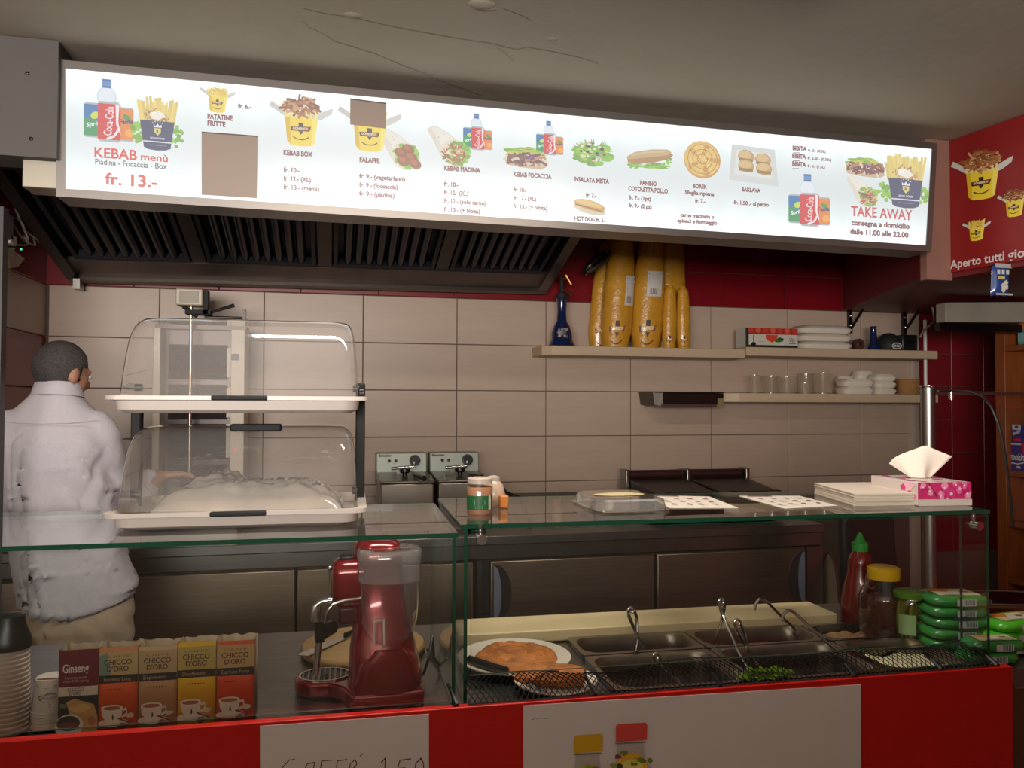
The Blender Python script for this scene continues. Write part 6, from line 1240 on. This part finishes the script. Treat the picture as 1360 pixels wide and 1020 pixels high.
body = fuse([skull,jaw,cheek,nose,brow,chin,lips,neck,torso,armR,armL]+ears+legs+feet+hand_parts(WRR,(.95,.30,.02),(.25,-.9,.1),(0,.1,1))+hand_parts(WRL,(.55,.80,-.05),(-.8,.5,.1),(0,.1,1)), 'body', M_skin, .0075, man, 4)
for sx in (-1,1):
    e = hball((sx*.032,.082,.004),1,(.012,.008,.008),8); e.build('eye', mat('eye_white', S(200,196,190), .2), man); e = hball((sx*.032,.090,.004),1,(.0055,.003,.0055),8); e.build('iris', mat('eye_dark', S(40,28,22), .2), man)
# short greying hair: skull shell down to the nape
hr = hball((0,-.014,.020),1,(.082,.100,.100),26)
def hairpick(v):
    return v
hb_ = MB(); keep = []
c, s_ = cos(HA), sin(HA); hc = HM(0,0,0)
def loc(v):
    d = Vector(v)-hc; x = c*d.x+s_*d.y; y = -s_*d.x+c*d.y; return x, y, d.z
for f in hr.f:
    ctr_ = sum((hr.v[i] for i in f), Vector())/len(f); x, y, z = loc(ctr_)
    lim = .055 if y > .055 else (.02 if y > .02 else (-.025 if y > -.02 else -.068))
    if z > lim: keep.append(f)
used = sorted({i for f in keep for i in f}); rm = {i:k for k,i in enumerate(used)}
rn = random.Random(2); hb_.v = [hr.v[i] + (hr.v[i]-hc).normalized()*(.0015*noise.noise(hr.v[i]*40)) for i in used]; hb_.f = [[rm[i] for i in f] for f in keep]; hb_.m = [0]*len(keep)
m = mat('grey_hair', S(70,64,64), .8, noise_amt=.5, nscale=160, bump=.35, bscale=300); ho = hb_.build('hair', m, man, ang=180); md = ho.modifiers.new('t','SOLIDIFY'); md.thickness = .008; md.offset = -1
# shirt
M_shirt = mat('shirt_cotton', S(196,190,198), .85, noise_amt=.05, nscale=120, bump=.10, bscale=200)
sh = loft([(.080,.0,.835,.182,.135),(.078,.0,.90,.184,.138),(.058,.0,1.0,.182,.138),(.03,.0,1.15,.170,.136),(.008,-.004,1.30,.168,.134),(-.004,-.004,1.42,.172,.126),(-.004,0,1.485,.158,.108),(.0,.0,1.53,.120,.090),(.0,.0,1.565,.085,.076),(.0,.0,1.585,.070,.070)])
slR = limb([(.110,-.002,1.475),(.140,.0,1.43),ELR,(WRR[0]-.035,WRR[1]-.03,WRR[2]-.004)],[.058,.066,.056,.044]); slL = limb([(-.110,0,1.475),(-.145,.0,1.43),ELL,(WRL[0]-.02,WRL[1]-.04,WRL[2])],[.058,.066,.056,.044])
def wrinkle(co, nrm):
    x, y, z = co.x-X0, co.y-YM, co.z
    a = .017*noise.noise((x*5+z*6, y*4, z*3.2-x*5))+.007*noise.noise((x*16+z*9, y*9, z*6-x*10))+.003*noise.noise((x*26, y*26, z*20))
    rg = lambda n_: (1-min(1,abs(n_)*2.2))**2
    a += .013*rg(noise.noise((x*3.2+z*4.5+3, y*3, z*2.2-x*3.5)))*min(1,max(0,(1.45-z)/.2)) + .007*rg(noise.noise((x*7+z*2.5, y*5, z*5-x*6+7)))
    k = max(.15, min(1,(1.52-z)/.15)); d = nrm*(a*k)
    if z < .90: d = d + Vector((0,0,.035*((x-.08)/.19)**2*(.90-z)/.065 + .03*max(0,(x-.14))*6*(.90-z)/.065*.4))
    # diagonal drag folds from the raised arm
    d = d + nrm*((.011)*sin((x*1.1+z*1.5)*34)*max(0,min(1,(x+.02)/.12))*max(0,1-abs(z-1.22)/.22))
    d = d - nrm*(.010*math.exp(-((x-.145+.25*(1.30-z))/.012)**2)*max(0,min(1,(1.42-z)/.1))*max(0,min(1,(z-1.05)/.1)) if y < 0 else 0)
    if x < 0: d = d*max(.25, min(1,(x+.15)/.10))
    return d
shirt = fuse([sh,slR,slL],'shirt',M_shirt,.011,man,5,wrinkle)
b = MB(); R = []
for z, k, o in ((1.568,1.16,0),(1.588,1.08,.002),(1.612,1.0,.006),(1.614,.95,.006),(1.585,.98,.002)): R.append([(X0+hx*.3+.072*k*cos(a), YM+.002+o+.072*k*sin(a), z-.010*sin(a)) for a in [2*pi*i/30 for i in range(30)]])
b.rings(R,cap=False); b.build('collar', M_shirt, shirt, ang=60)
for pts, w in (([(-.16,-.105,1.490),(-.08,-.118,1.480),(0,-.122,1.478),(.08,-.118,1.480),(.16,-.103,1.490)],.0012),):
    b = MB(); b.tube([(X0+x,YM+y,z) for x,y,z in pts],w,6); b.build('yoke_seam', mat('shirt_seam', S(186,176,178), .9), shirt)
# trousers
M_tr = mat('beige_trousers', S(186,164,142), .85, noise_amt=.06, nscale=60, bump=.1, bscale=160)
tr1 = loft([(.075,0,.70,.168,.115),(.078,0,.80,.178,.125),(.078,0,.92,.172,.120),(.07,0,.96,.165,.115)]); trs = [limb([(.07+sx*.088,.0,.80),(.07+sx*.096,.01,.62),(.065+sx*.10,.02,.46),(.06+sx*.10,.0,.09)],[.098,.092,.080,.070]) for sx in (-1,1)]
def wr2(co, nrm): x, z = co.x-X0, co.z; return nrm*(.010*noise.noise((x*9+z*3,co.y*8,z*10+x*6))+.006*sin((z*1.0+abs(x-.075)*1.3)*60)*max(0,1-abs(z-.72)/.14))
fuse([tr1]+trs,'trousers',M_tr,.011,man,4,wr2)
for sx in (-1,1):
    b = MB(); R = [rrect(.095*k,.27*k2,.045,5,X0+.06+sx*.105,YM+.06,z) for z, k, k2 in ((.0,1,1),(.03,1.02,1.0),(.07,.92,.9),(.10,.7,.5))]; b.rings(R); b.build('shoe', M_black, man)
